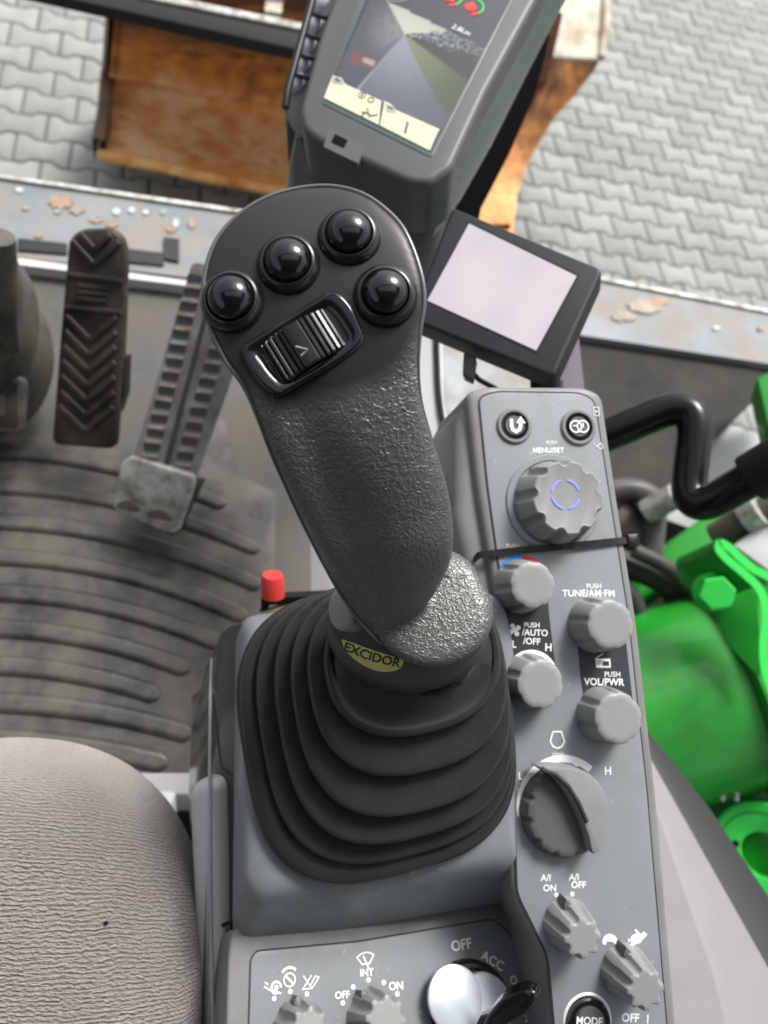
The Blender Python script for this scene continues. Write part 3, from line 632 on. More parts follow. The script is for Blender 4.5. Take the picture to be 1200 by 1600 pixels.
# ================================================================== RAYCAST PLACEMENT (stickers and buttons lie on the real surface)
class Surf:
    def __init__(s, o):
        dg = bpy.context.evaluated_depsgraph_get(); ev = o.evaluated_get(dg); me = ev.to_mesh()
        bm = bmesh.new(); bm.from_mesh(me); s.off = base_of(o); s.t = BVHTree.FromBMesh(bm); bm.free(); ev.to_mesh_clear()
    def hit(s, px, py):
        r = ray(px, py).normalized(); h = s.t.ray_cast(CAM - s.off, r)
        return (h[0] + s.off, h[1] if h[1].dot(r) < 0 else -h[1]) if h[0] else (None, None)

# ================================================================== CONSOLE
def cdir(x, y): return M3 @ Vector((x, y, 0))
en = (M3 @ Vector((200, 200, 1155))).normalized()
ey = (M3 @ Vector((-612, 8780, -1155))).normalized()
PF = Frame(at_d(880, 1000, .45), ey.cross(en), ey)
console = thing('control_console', 'grey excavator armrest console with rotary knobs, push buttons and white markings', 'console', PF.w((0, -.10, -.10)))
def bump_part(name, m, pts, h0, h1, b, parent, fr=PF, seg=4, smooth=40):
    mb = MB(); mb.prism(fr, pts, h0, h1, b, seg); return mb.build(name, m, parent, smooth)
# switch panel housing
panel_out = roundp(PF.poly([(728, 612), (760, 603), (915, 604), (942, 616), (963, 760), (995, 960), (1027, 1240), (1060, 1620), (1070, 1720), (868, 1720), (862, 1610), (850, 1500), (800, 1400), (797, 1330), (795, 1120), (778, 960), (745, 760)]), [.008, .006, .006, .008] + [.01] * 13, 5)
body = bump_part('switch_panel', M['panel_body'], panel_out, -.075, 0, .004, console)
bump_part('side_skirt', M['panel_body'], PF.poly([(718, 650), (735, 618), (800, 612), (860, 1300), (800, 1400), (790, 1200), (745, 950), (712, 800)]), -.085, -.006, .008, console)
plate = roundp(PF.poly([(748, 622), (775, 613), (905, 615), (928, 626), (949, 760), (980, 960), (1010, 1240), (1042, 1620), (1050, 1710), (872, 1710), (866, 1600), (856, 1492), (808, 1396), (806, 1330), (803, 1120), (790, 960), (762, 760)]), [.005, .005, .005, .006] + [.006] * 13, 5)
lp = bump_part('label_plate', M['label_plate'], plate, -.001, .0008, .0005, body)
# groove round the plate (recess line)
mb = MB(); gp = [PF.w((x, y, .0001)) for x, y in inset(plate, -.0006)]; gp.append(gp[0]); mb.tube(gp, .0004, 6, False); mb.build('groove', M['strip'], body)

HL = .00095
def text_obj(txt, fr, px, py, hpx, ang=0.0, m='white', parent=None, h=HL, wscale=1.0, bold=.008, align='CENTER'):
    cu = bpy.data.curves.new('lettering', 'FONT'); cu.body = txt; cu.size = 1; cu.align_x = align; cu.align_y = 'CENTER'; cu.extrude = .01; cu.offset = bold; cu.resolution_u = 3
    tmp = bpy.data.objects.new('tmp', cu); COL.objects.link(tmp); dg = bpy.context.evaluated_depsgraph_get(); me = bpy.data.meshes.new_from_object(tmp.evaluated_get(dg))
    bpy.data.objects.remove(tmp)
    s = fr.scale(px, py) * hpx / .76; p = fr.loc(px, py, h); a = fr.ang(px, py, ang); ca, sa = math.cos(a), math.sin(a); mb = MB()
    vs = [fr.w((p.x + s * (v.co.x * wscale * ca - v.co.y * sa), p.y + s * (v.co.x * wscale * sa + v.co.y * ca), h + v.co.z * .006)) for v in me.vertices]
    mb.add(vs, [tuple(pl.vertices) for pl in me.polygons])
    return mb.build('lettering', M[m], parent, smooth=0)
def flat(fr, pts, m='white', parent=None, name='symbol', h=HL, th=.0001):
    mb = MB(); mb.prism(fr, pts, h - th, h + th); return mb.build(name, M[m], parent, smooth=0)
def multi(fr, polys, m='white', parent=None, name='symbol', h=HL):
    mb = MB()
    for i, p in enumerate(polys): mb.prism(fr, p, h - .0001, h + .0001 + i * .00002)
    return mb.build(name, M[m], parent, smooth=0)
def pc(fr, px, py, rpx, n=16):                    # circle polygon of pixel radius
    c = fr.loc(px, py); return circ(c, fr.scale(px, py) * rpx, n)
def arcp(fr, px, py, r0, r1, a0, a1, n=24):
    c = fr.loc(px, py); s = fr.scale(px, py); off = fr.ang(px, py, 0)
    A = [math.radians(a0 + (a1 - a0) * k / n) + off for k in range(n + 1)]
    return [(c.x + s * r1 * math.cos(a), c.y + s * r1 * math.sin(a)) for a in A] + [(c.x + s * r0 * math.cos(a), c.y + s * r0 * math.sin(a)) for a in reversed(A)]
def line(fr, pts, w, ):                            # thick polyline polys
    out = []
    for p, q in zip(pts, pts[1:]):
        a = Vector(fr.loc(*p)[:2]); b = Vector(fr.loc(*q)[:2]); d = (b - a)
        if d.length < 1e-7: continue
        d.normalize(); n = Vector((-d.y, d.x)) * w * fr.scale(*p) / 2; e = d * w * fr.scale(*p) * .3
        out.append([tuple(a - e + n), tuple(a - e - n), tuple(b + e - n), tuple(b + e + n)])
    return out
T = lambda *a, **k: text_obj(a[0], PF, *a[1:], parent=lp, **k)
# dark strips behind the climate and radio captions
s1 = flat(PF, PF.poly([(783, 905), (853, 905), (857, 960), (868, 1050), (797, 1062), (789, 985)]), 'strip', lp, 'dark_strip', .0009)
s2 = flat(PF, PF.poly([(899, 975), (972, 975), (978, 1010), (988, 1100), (914, 1112), (906, 1055)]), 'strip', lp, 'dark_strip', .0009)
H2 = .0012
T('PUSH', 862, 691.5, 6, 0, wscale=.9); T('MENU/SET', 857, 704, 8.5, 0, wscale=.95, bold=.016)
T('PUSH', 801, 853, 6.5, 0); T('PUSH', 928, 916, 7.5, 0); T('TUNE/AM·FM', 920, 927.5, 10.5, 0, bold=.016, wscale=1.02)
T('PUSH', 831, 977, 8, -1, h=H2); T('/AUTO', 836, 989, 10, -2, h=H2, bold=.016); T('/OFF', 831, 1002.5, 10, -3, h=H2, bold=.016)
T('L', 803, 1007, 11, -4, h=H2, bold=.02); T('H', 857, 1012, 12, -4, h=H2, bold=.02)
T('PUSH', 957, 1054, 8, 0, h=H2); T('VOL/PWR', 944, 1066, 11, -1, h=H2, bold=.016, wscale=.98)
T('n/min', 872, 1178, 6.5, 0); T('L', 813, 1213, 11, 0, bold=.016); T('H', 950, 1205, 12, 0, bold=.016)
T('A/I', 853, 1372, 10, 0, bold=.02); T('ON', 859, 1388, 10, 0, bold=.02); T('A/I', 897, 1371, 10, 0, bold=.02); T('OFF', 904, 1383, 10, 0, bold=.02)
T('OFF', 985, 1591, 12, -2, bold=.02); T('1', 1012, 1593, 12, -2, bold=.02)
# fan symbol
fan = []
for k in range(4):
    a = k * PI / 2 + .5; c = PF.loc(803, 984); s = PF.scale(803, 984)
    fan.append([(c.x + s * (math.cos(a) * u - math.sin(a) * v), c.y + s * (math.sin(a) * u + math.cos(a) * v)) for u, v in ((0, -1.2), (5, -4.2), (9, -3.6), (10.4, 0), (8, 3.4), (4.5, 2.6), (0, 1.2))])
multi(PF, fan, parent=lp, h=H2)
# radio symbol
multi(PF, [PF.poly([(929, 1029), (952, 1029), (953, 1043), (930, 1043)])] + line(PF, [(929, 1029), (941, 1021)], 1.2), parent=lp, h=H2)
multi(PF, [PF.poly([(940, 1033), (950, 1033), (950, 1040), (940, 1040)])] + line(PF, [(932, 1033), (938, 1033)], 1) + line(PF, [(932, 1037), (938, 1037)], 1), 'strip', parent=lp, h=H2 + .0003)
# engine speed symbol
E_ = [(863, 1143), (861, 1150), (859, 1158), (863, 1166), (870, 1169), (877, 1166), (881, 1158), (878, 1150), (876, 1143), (863, 1143)]
multi(PF, line(PF, E_, 2.2), parent=lp)
# battery and fan corner symbols beside the small button
multi(PF, line(PF, [(926, 637), (934, 637), (935, 650), (927, 650), (926, 637)], 1.8) + [pc(PF, 930.5, 643.5, 2.2, 8)], 'grey_print', parent=lp)
multi(PF, [arcp(PF, 937, 698, 3, 4.6, 0, 359, 16)] + line(PF, [(926, 693), (931, 699), (938, 692)], 1.6), 'grey_print', parent=lp)
# temperature arc, fan arc, engine speed arc
flat(PF, arcp(PF, 815, 913, 33, 43, 88, 142), 'blue', lp, 'blue_arc')
flat(PF, arcp(PF, 815, 913, 33, 43, 40, 88), 'red', lp, 'red_arc')
flat(PF, arcp(PF, 830, 1060, 36, 42, 28, 165), 'white', lp, 'white_arc', H2)
def taper(fr, px, py, r1, a0, a1, w0, w1, n=30):
    c = fr.loc(px, py); s = fr.scale(px, py); A = [math.radians(a0 + (a1 - a0) * k / n) for k in range(n + 1)]
    return [(c.x + s * r1 * math.cos(a), c.y + s * r1 * math.sin(a)) for a in A] + [(c.x + s * (r1 - w1 + (w1 - w0) * k / n) * math.cos(a), c.y + s * (r1 - w1 + (w1 - w0) * k / n) * math.sin(a)) for k, a in enumerate(reversed(A))]
flat(PF, taper(PF, 879, 1258, 72, 186, 44, 3, 18), 'white', lp, 'white_arc')
# dots
for x, y in ((868, 1397), (893, 1396), (963, 1477), (987, 1474)): flat(PF, pc(PF, x, y, 3.4, 14), 'white', lp, 'dot')
# tortoise and hare
multi(PF, [sp2([tuple(PF.loc(x, y))[:2] for x, y in ((940, 1472), (943, 1462), (951, 1458), (960, 1462), (964, 1469), (958, 1471), (948, 1470))], 4),
           PF.poly([(940, 1468), (946, 1468), (946, 1475), (941, 1475)]), PF.poly([(956, 1468), (962, 1468), (963, 1474), (958, 1474)])], parent=lp)
multi(PF, [sp2([tuple(PF.loc(x, y))[:2] for x, y in ((983, 1467), (987, 1460), (996, 1458), (1003, 1462), (1001, 1470), (993, 1474), (986, 1472))], 4),
           PF.poly([(996, 1462), (990, 1452), (993, 1451), (1001, 1460)]), PF.poly([(999, 1460), (1005, 1454), (1010, 1459), (1004, 1466)]), PF.poly([(983, 1468), (979, 1464), (981, 1472)])], parent=lp)

# knobs -----------------------------------------------------------
def knob(fr, px, py, rb, rc, h, notch, nd, parent, m='knob', rot=0.0, label=None, top=.0012, base_h=0.0, name='knob', dish=0.0, cn=1.0):
    c = fr.loc(px, py, base_h); s = fr.scale(px, py); RB, RC = s * rb, s * rc; NW = nd
    def ol(R, dep):
        out = []; n = 144
        for k in range(n):
            a = 2 * PI * k / n; r = R
            if notch:
                u = ((a - rot) / (2 * PI / notch)) % 1.0; u = min(u, 1 - u) * (2 * PI / notch) * R
                wdt = NW * 1.25; r = R - dep * max(0, 1 - (u / wdt) ** 2) ** .7 if u < wdt else R
            out.append((c.x + r * math.cos(a), c.y + r * math.sin(a)))
        return out
    mb = MB(); L = []; H = base_h
    L.append([fr.w((x, y, H)) for x, y in ol(RB * 1.02, nd * .2)]); L.append([fr.w((x, y, H + h * .12)) for x, y in ol(RB * 1.0, nd * .8)])
    L.append([fr.w((x, y, H + h * .5)) for x, y in ol(RB * .5 + RC * .52, nd)])
    L.append([fr.w((x, y, H + h - top)) for x, y in ol(RC, nd * cn)])
    L.append([fr.w((x, y, H + h - top * .4)) for x, y in ol(RC - top * .25, nd * cn)])
    L.append([fr.w((x, y, H + h)) for x, y in ol(RC - top * .9, nd * cn)])
    L.append([fr.w((x, y, H + h - dish)) for x, y in ol(RC - top * 2.2, nd * .8 * cn)])
    mb.loft(L); return mb.build(name, M[m], parent, smooth=32, label=label)
def ring(fr, px, py, r0, r1, h0, h1, parent, m='panel_body', name='ring'):
    c = fr.loc(px, py, h0); s = fr.scale(px, py); mb = MB(); a, b = r0 * s, r1 * s; e = min(.0008, (b - a) * .3)
    mb.lathe(fr, c, [(b, h0 - .002), (b, h1 - e), (b - e, h1), (a + e, h1), (a, h1 - e), (a, h0 - .002)], 48, False, False); return mb.build(name, M[m], parent)
# menu dial
ring(PF, 864, 786, 62, 73, .0006, .0022, body, 'label_plate', 'dial_ring')
k0 = knob(PF, 866, 786, 62, 53, .022, 9, .0028, body, 'knob', .2, 'large notched menu dial with a broken blue ring on its cap', dish=.0003)
cx_, cy_ = 885, 773
c_h = .0221
led = []
for a0 in (15, 105, 190, 275):
    cc = PF.loc(884, 772, c_h); s = PF.scale(884, 772) * .95; A = [math.radians(a0 + 62 * k / 10) for k in range(11)]
    led.append([(cc.x + s * 23 * math.cos(a), cc.y + s * 23 * math.sin(a)) for a in A] + [(cc.x + s * 20 * math.cos(a), cc.y + s * 20 * math.sin(a)) for a in reversed(A)])
multi(PF, led, 'led', k0, 'blue_ring', c_h)
knob(PF, 812, 916, 40, 34, .0225, 7, .0019, body, 'knob', .5, 'temperature knob under the blue and red arc', top=.002, cn=.35)
knob(PF, 824, 1064, 41, 35, .0215, 7, .0019, body, 'knob', .9, 'fan speed knob under the white arc', top=.002, cn=.35)
knob(PF, 928, 975, 41, 35, .0225, 7, .0019, body, 'knob', .2, 'tuning knob under the radio caption', top=.002, cn=.35)
knob(PF, 940, 1115, 40, 36, .022, 7, .0019, body, 'knob', .7, 'volume knob above the plain part of the panel', top=.002, cn=.35)
# lever-type small knobs: pointer base and star grip
def star_knob(px, py, h, label):
    kb = knob(PF, px, py, 36, 28, h, 8, .0022, body, 'knob', .35, label, top=.0014)
    c = PF.loc(px, py); s = PF.scale(px, py)
    mb = MB(); q = [(-6, 0), (-6, 34), (0, 42), (6, 34), (6, 0)]; a = PF.ang(px, py, 18)
    mb.prism(PF, [(c.x + s * (x * math.cos(a) - y * math.sin(a)), c.y + s * (x * math.sin(a) + y * math.cos(a))) for x, y in q], 0, h * .45, .001, 2); mb.build('pointer', M['dark_knob'], kb)
    return kb
star_knob(884, 1440, .0235, 'star shaped knob under the A/I markings')
star_knob(974, 1513, .0255, 'star shaped knob under the tortoise and hare')
# engine speed dial with a blade grip
kb = knob(PF, 878, 1263, 66, 62, .010, 12, .0016, body, 'dark_knob', .1, 'big engine speed dial with a curved blade grip', top=.002)
c = PF.loc(872, 1262); s = PF.scale(872, 1262)
def dpt(x, y, h=.02): return tuple(PF.loc(x, y, h))[:2]
sg = sp2([dpt(*p, .018) for p in ((842, 1199), (870, 1197), (902, 1201), (930, 1216), (949, 1248), (953, 1290), (942, 1326), (926, 1334), (918, 1305), (902, 1266), (874, 1222))], 5)
mb = MB(); mb.loft([[PF.w((x, y, .006)) for x, y in sg], [PF.w((x, y, .0165)) for x, y in sg], [PF.w((x, y, .0180)) for x, y in inset(sg, .0008)], [PF.w((x, y, .0184)) for x, y in inset(sg, .0020)]]); M['blade'] = mat('dial_blade_grey', (.20, .21, .205), .38, var=.05, vscale=50)
mb.build('blade', M['blade'], kb)
mb = MB(); mb.tube([PF.w((*dpt(x, y, .0186), .0186)) for x, y in ((846, 1202), (868, 1210), (888, 1228), (904, 1254), (917, 1284))], .0013, 8); mb.build('index_line', M['strip'], kb)
# push buttons
for (px, py, nm) in ((803, 666, 'back'), (903, 668, 'lens')):
    ring(PF, px, py, 20, 27, .0006, .0026, body, 'panel_body', 'button_ring')
    ring(PF, px, py, 15.5, 22, .0006, .0024, body, 'gloss', 'button_seal')
    c = PF.loc(px, py); s = PF.scale(px, py); mb = MB(); mb.lathe(PF, c, [(15.5 * s, 0), (15.5 * s, .0016), (14.5 * s, .0022), (1 * s, .0023)], 40)
    bt = mb.build('push_button', mat_btn := M['knob'] if False else M['dark_knob'], body, label='round push button with a white u-turn arrow' if nm == 'back' else 'round push button with two overlapping white rings')
    if nm == 'back':
        multi(PF, line(PF, [(797, 658), (797, 667), (799, 673), (804, 676), (809, 673), (811, 667), (811, 662)], 5.2) + [PF.poly([(804, 663), (811, 652), (819, 663)])], 'white', bt, h=.0027)
    else:
        multi(PF, [arcp(PF, 897, 668, 7.6, 9.6, 0, 359), arcp(PF, 908, 668, 7.6, 9.6, 0, 359)] + line(PF, [(908, 663), (908, 669)], 1.8) + line(PF, [(893, 667), (898, 667)], 1.6), 'white', bt, h=.0027)
# MODE button
ring(PF, 917, 1594, 33, 38, .0006, .0016, body, 'white', 'white_ring')
ring(PF, 917, 1594, 24, 33, .0006, .0045, body, 'gloss', 'button_seal')
c = PF.loc(918, 1594); s = PF.scale(918, 1594); mb = MB(); mb.lathe(PF, c, [(24 * s, 0), (24 * s, .003), (22 * s, .0048), (1 * s, .005)], 40); bt = mb.build('push_button', M['dark_knob'], body, label='round push button reading MODE')
text_obj('MODE', PF, 921, 1596, 11, -3, parent=bt, h=.0053, bold=.02)

# lower panel with the ignition
_n = (M3 @ Vector((480, 720, 1155))).normalized(); LF = Frame(at_d(590, 1480, .447), PF.ex - _n * PF.ex.dot(_n), PF.ey - _n * PF.ey.dot(_n))
low_out = roundp(LF.poly([(362, 1450), (560, 1436), (800, 1390), (850, 1440), (885, 1500), (900, 1720), (350, 1740), (356, 1500)]), .006)
low = bump_part('ignition_panel', M['panel_body'], low_out, -.06, 0, .002, console, LF)
lpl = roundp(LF.poly([(392, 1500), (400, 1487), (560, 1472), (770, 1437), (796, 1460), (826, 1510), (838, 1580), (842, 1700), (386, 1720)]), .004)
ip = bump_part('label_plate', M['panel'], lpl, -.001, .0006, .0004, low, LF)
mb = MB(); gp = [LF.w((x, y, .0001)) for x, y in inset(lpl, -.0005)]; gp.append(gp[0]); mb.tube(gp, .0004, 6, False); mb.build('groove', M['dark_trim'], low)
TL = lambda *a, **k: text_obj(a[0], LF, *a[1:], parent=ip, h=.0008, **k)
TL('OFF', 721, 1477, 14, 10, bold=.016); TL('ACC', 770, 1502, 13, -32, bold=.016); TL('O', 802, 1532, 11, -55, bold=.016); TL('START', 824, 1580, 11, -84, bold=.016)
TL('INT', 573, 1520, 10, 4, bold=.02); TL('OFF', 535, 1555, 10, 5, bold=.02); TL('ON', 619, 1541, 11, 4, bold=.02)
for x, y in ((551, 1542), (575, 1531), (599, 1535), (535, 1567), (620, 1553), (428, 1560), (453, 1549), (479, 1553)): flat(LF, pc(LF, x, y, 3.4, 14), 'white', ip, 'dot', .0008)
multi(LF, line(LF, [(557, 1496), (563, 1491), (571, 1488), (578, 1489), (583, 1492), (577, 1505), (565, 1507), (557, 1496)], 1.8) + line(LF, [(575, 1512), (567, 1494)], 2), parent=ip, h=.0008)
# work light, washer and horn symbols
multi(LF, [arcp(LF, 431, 1543, 6, 9, 0, 300), pc(LF, 431, 1543, 3.5)] + line(LF, [(413, 1542), (422, 1547), (438, 1552)], 2.6) + line(LF, [(414, 1535), (418, 1538)], 2), parent=ip, h=.0008)
multi(LF, [arcp(LF, 452, 1531, 8, 9.6, 0, 359), arcp(LF, 452, 1528, 12, 15.5, 50, 150)] + line(LF, [(446, 1525), (458, 1537)], 3), parent=ip, h=.0008)
multi(LF, line(LF, [(474, 1525), (484, 1541), (492, 1525), (498, 1527), (487, 1544), (472, 1546)], 1.6) + line(LF, [(486, 1524), (472, 1546)], 1.4), parent=ip, h=.0008)
def star2(px, py, h, label, pa):
    kb = knob(LF, px, py, 40, 31, h, 8, .0026, low, 'knob', .2, label, top=.0014)
    c = LF.loc(px, py); s = LF.scale(px, py); mb = MB(); a = LF.ang(px, py, pa); q = [(-7, 0), (-7, 36), (0, 44), (7, 36), (7, 0)]
    mb.prism(LF, [(c.x + s * (x * math.cos(a) - y * math.sin(a)), c.y + s * (x * math.sin(a) + y * math.cos(a))) for x, y in q], 0, h * .45, .001, 2); mb.build('pointer', M['dark_knob'], kb)
star2(582, 1590, .024, 'wiper knob between the OFF and ON dots', 45)
star2(466, 1606, .024, 'lamp knob at the lower left of the panel', 20)
# ignition lock
c = LF.loc(734, 1576); s = LF.scale(738, 1578)
mb = MB(); mb.lathe(LF, c, [(62 * s, 0), (60 * s, .006), (55 * s, .0080), (50 * s, .0080), (48 * s, .004)], 56); lock = mb.build('ignition_lock', M['satin'], low, label='black ignition lock with a swung open chrome cover')
c2 = LF.loc(712, 1560, .012); mb = MB(); mb.lathe(LF, c2, [(40 * s, .0085), (41 * s, .010), (40.5 * s, .0118), (37 * s, .0124), (2 * s, .0126)], 56); mb.build('chrome_cover', M['chrome'], lock)
c2 = LF.loc(755, 1575, .006); mb = MB(); mb.lathe(LF, c2, [(44 * s, .004), (44 * s, .0078), (42 * s, .0088), (2 * s, .0088)], 56); mb.build('face_disc', M['chrome'], lock)

# plinth of the boot
def sup(cx, cy, rx, ry, n, rot, N=96):
    out = []
    for k in range(N):
        a = 2 * PI * k / N; x = rx * math.copysign(abs(math.cos(a)) ** (2 / n), math.cos(a)); y = ry * math.copysign(abs(math.sin(a)) ** (2 / n), math.sin(a))
        out.append((cx + x * math.cos(rot) - y * math.sin(rot), cy + x * math.sin(rot) + y * math.cos(rot)))
    return out
def fromquad(fr, pts, h, r): return roundp([tuple(fr.loc(x, y, h))[:2] for x, y in pts], r, 12)
mb = MB(); L = []
PT = .006
for (q, h, r) in [([(366, 1000), (380, 965), (780, 900), (812, 1000), (816, 1396), (803, 1412), (372, 1487), (362, 1455)], -.085, .016),
                  ([(368, 1000), (382, 968), (780, 910), (808, 1000), (813, 1393), (800, 1405), (374, 1480), (364, 1445)], -.042, .018),
                  ([(371, 1010), (385, 976), (780, 915), (805, 1000), (811, 1375), (797, 1386), (384, 1452), (368, 1420)], -.024, .020),
                  ([(374, 1020), (389, 985), (780, 920), (803, 1000), (808, 1352), (793, 1364), (396, 1424), (374, 1392)], -.006, .022),
                  ([(378, 1022), (393, 988), (780, 922), (802, 1000), (806, 1340), (790, 1350), (404, 1406), (381, 1380)], PT - .0035, .022),
                  ([(383, 1025), (397, 992), (780, 925), (800, 1000), (803, 1325), (786, 1335), (412, 1390), (388, 1365)], PT - .0006, .021),
                  ([(392, 1035), (406, 1003), (760, 940), (790, 1010), (796, 1308), (776, 1318), (424, 1374), (400, 1348)], PT + .0003, .018)]:
    L.append([PF.w((x, y, h)) for x, y in fromquad(PF, q, h, [r * .6, r, r, r * .6, r * .6, r, r, r * .6])])
mb.loft(L, False, True); plinth = mb.build('boot_plinth', M['panel'], console, smooth=70)
# left flank: tall smoked grey side and the wall towards the seat
f = pframe((296, 1230, .53), (372, 1230, .50), (330, 1040, .53))
mb = MB()
Lq = []
for (off, q) in [(0, [(374, 985), (350, 1005), (330, 1045), (312, 1120), (300, 1230), (318, 1420), (324, 1640)]), ]:
    pass
A_ = [(376, 978, .462), (350, 988, .475), (333, 1010, .50), (320, 1050, .53), (305, 1085, .57)]
rows = []
for (pts, ) in [([(378, 975, .463), (360, 978, .470), (345, 990, .485), (331, 1025, .51), (322, 1040, .55)],), ([(374, 1080, .455), (352, 1080, .465), (330, 1085, .482), (312, 1120, .53), (300, 1140, .57)],),
                ([(374, 1240, .452), (352, 1240, .46), (329, 1240, .475), (304, 1240, .52), (294, 1240, .56)],), ([(376, 1400, .450), (356, 1400, .458), (330, 1400, .47), (318, 1400, .50), (306, 1400, .55)],),
                ([(378, 1480, .452), (358, 1490, .458), (332, 1500, .468), (322, 1500, .50), (312, 1500, .55)],), ([(378, 1700, .450), (360, 1700, .455), (336, 1700, .465), (326, 1700, .50), (316, 1700, .55)],)]:
    rows.append([at_d(*p) for p in pts])
mb.loft(rows, False, False, closed=False); mb.build('smoked_flank', M['smoke'], console, smooth=30)
mb = MB(); mb.tube([at_d(331, 1030, .507), at_d(329, 1085, .480), at_d(328, 1200, .468), at_d(328, 1240, .448), at_d(329, 1400, .445), at_d(331, 1500, .443), at_d(335, 1700, .44)], .0012, 8); mb.build('flank_ridge', M['trim'], console, smooth=60)
mb = MB(); f4 = pframe((340, 1450, .452), (372, 1436, .445), (340, 1500, .452))
mb.tube([at_d(331, 1452, .462), at_d(352, 1444, .452), at_d(366, 1438, .447), at_d(372, 1460, .446), at_d(382, 1480, .446)], .0012, 8); mb.build('flank_gap', M['seal'], console, smooth=60)
mb = MB(); mb.loft([[at_d(352, 1452, .452), at_d(356, 1560, .45), at_d(362, 1700, .449)], [at_d(366, 1455, .447), at_d(374, 1560, .446), at_d(380, 1700, .445)], [at_d(366, 1455, .46), at_d(374, 1560, .46), at_d(380, 1700, .46)]], False, False, closed=False); mb.build('lower_flank', M['dark_trim'], console)

# pale lever post beside the seat
t = thing('armrest_post', 'pale grey rounded armrest post standing between the seat cushion and the console', 'armrest', at_d(318, 1700, .52))
f = pframe((296, 1600, .462), (346, 1600, .452), (300, 1240, .462))
mb = MB(); o_ = roundp(f.poly([(292, 1222), (345, 1218), (349, 1350), (352, 1750), (312, 1780), (300, 1420)]), [.012, .010, .01, .01, .01, .01], 8)
mb.prism(f, o_, -.018, 0.002, .008, 5); mb.build('post', M['white_trim'], t, smooth=50)

# zip tie
t = thing('zip_tie', 'black plastic cable tie pulled round the switch panel below the menu dial', 'cable tie', PF.w(PF.loc(870, 860)))
def zp(px, py, h): return PF.w(PF.loc(px, py, h))
mb = MB(); path = [zp(722, 890, -.03), zp(738, 878, -.012), zp(748, 868, .0005), zp(768, 865, .0022), zp(820, 859, .0030), zp(870, 855, .0034), zp(930, 849, .0028), zp(968, 845, .0018), zp(980, 845, -.001)]
P2 = [Vector(v) for v in spline(path, 5)]
L = []
for i, p in enumerate(P2):
    tt = (P2[min(i + 1, len(P2) - 1)] - P2[max(i - 1, 0)]).normalized(); wv = PF.ey; nn = tt.cross(wv).normalized()
    if nn.dot(PF.ez) < 0: nn = -nn
    L.append([p + wv * (.0021 * a) + nn * (.0005 * b) for a, b in ((-1, -1), (1, -1), (1, 1), (-1, 1))])
mb.loft(L); mb.build('strap', M['satin'], t)
mb = MB(); zf = Frame(zp(984, 845, -.004), PF.ex, PF.ey)
mb.prism(zf, roundp([(-.0035, -.0042), (.0042, -.0042), (.0042, .0040), (-.0035, .0040)], .001, 3), -.004, .0045, .0008, 2); mb.build('lock_head', M['black'], t)
mb = MB(); mb.prism(zf, [(-.0005, -.0062), (.0030, -.0066), (.0026, -.004), (-.0005, -.004)], -.003, .001, .0004, 1); mb.build('tail', M['black'], t)

# ignition key
t = thing('ignition_key', 'black plastic headed ignition key turned in the lock beside the chrome cover', 'key', LF.w(LF.loc(755, 1580, .009)))
kf = pframe((760, 1590, .425), (838, 1548, .405), (750, 1560, .425))
mb = MB(); mb.prism(kf, sp2([tuple(kf.loc(x, y))[:2] for x, y in ((765, 1578), (790, 1552), (818, 1540), (836, 1545), (840, 1558), (830, 1576), (806, 1592), (770, 1608), (755, 1600))], 6), -.004, .004, .003, 4); hd = mb.build('key_head', M['gloss'], t)
mb = MB(); mb.prism(kf, sp2([tuple(kf.loc(x, y))[:2] for x, y in ((772, 1588), (795, 1566), (815, 1554), (822, 1558), (806, 1574), (780, 1592))], 5), .003, .0046, .0006, 2); mb.build('head_inlay', M['satin'], hd)
mb = MB(); mb.prism(kf, kf.poly([(742, 1604), (752, 1584), (770, 1578), (776, 1594), (760, 1612)]), -.0015, .002, .0005, 1); mb.build('blade', M['collar'], t)

# ================================================================== JOYSTICK
joy = thing('joystick', 'black joystick with four domed buttons and a roller on its head, in a ribbed boot', 'joystick', PF.w(PF.loc(620, 1110, PT)))
# ribbed boot: lips (px bounds) at rising heights above the plinth
rings_ = [((379, 794, 914, 1367), PT + .001, 3.0, 0), ((408, 794, 908, 1340), PT + .009, 2.9, 1), ((436, 793, 902, 1311), PT + .018, 2.8, 2), ((460, 791, 900, 1270), PT + .027, 2.6, 3),
          ((484, 788, 903, 1207), PT + .036, 2.5, 4), ((508, 780, 915, 1146), PT + .045, 2.35, 5)]
def ringpar(b, h):
    l, r, tp, bt = b; a = PF.loc(l, (tp + bt) / 2, h); c = PF.loc(r, (tp + bt) / 2, h); u = PF.loc((l + r) / 2, tp, h); d = PF.loc((l + r) / 2, bt, h)
    return [(a.x + c.x) / 2, (u.y + d.y) / 2, (c.x - a.x) / 2, (u.y - d.y) / 2]
RP = [(ringpar(b, h), h, n) for b, h, n, _ in rings_]
Lb = []
NB = 128
def bl(p, h, n, dr, rot=math.radians(7)):
    wob = [.00025 * noise.noise((k * .11, h * 900, 2)) for k in range(NB)]
    pts = sup(p[0], p[1], p[2] + dr, p[3] + dr, n, rot, NB)
    return [PF.w((x + wob[i], y + wob[i], h)) for i, (x, y) in enumerate(pts)]
(p, h, n) = RP[0]
Lb += [bl(p, h - .002, n, .0005), bl(p, h + .002, n, .0009), bl(p, h + .0045, n, .0003), bl(p, h + .0062, n, -.0022)]
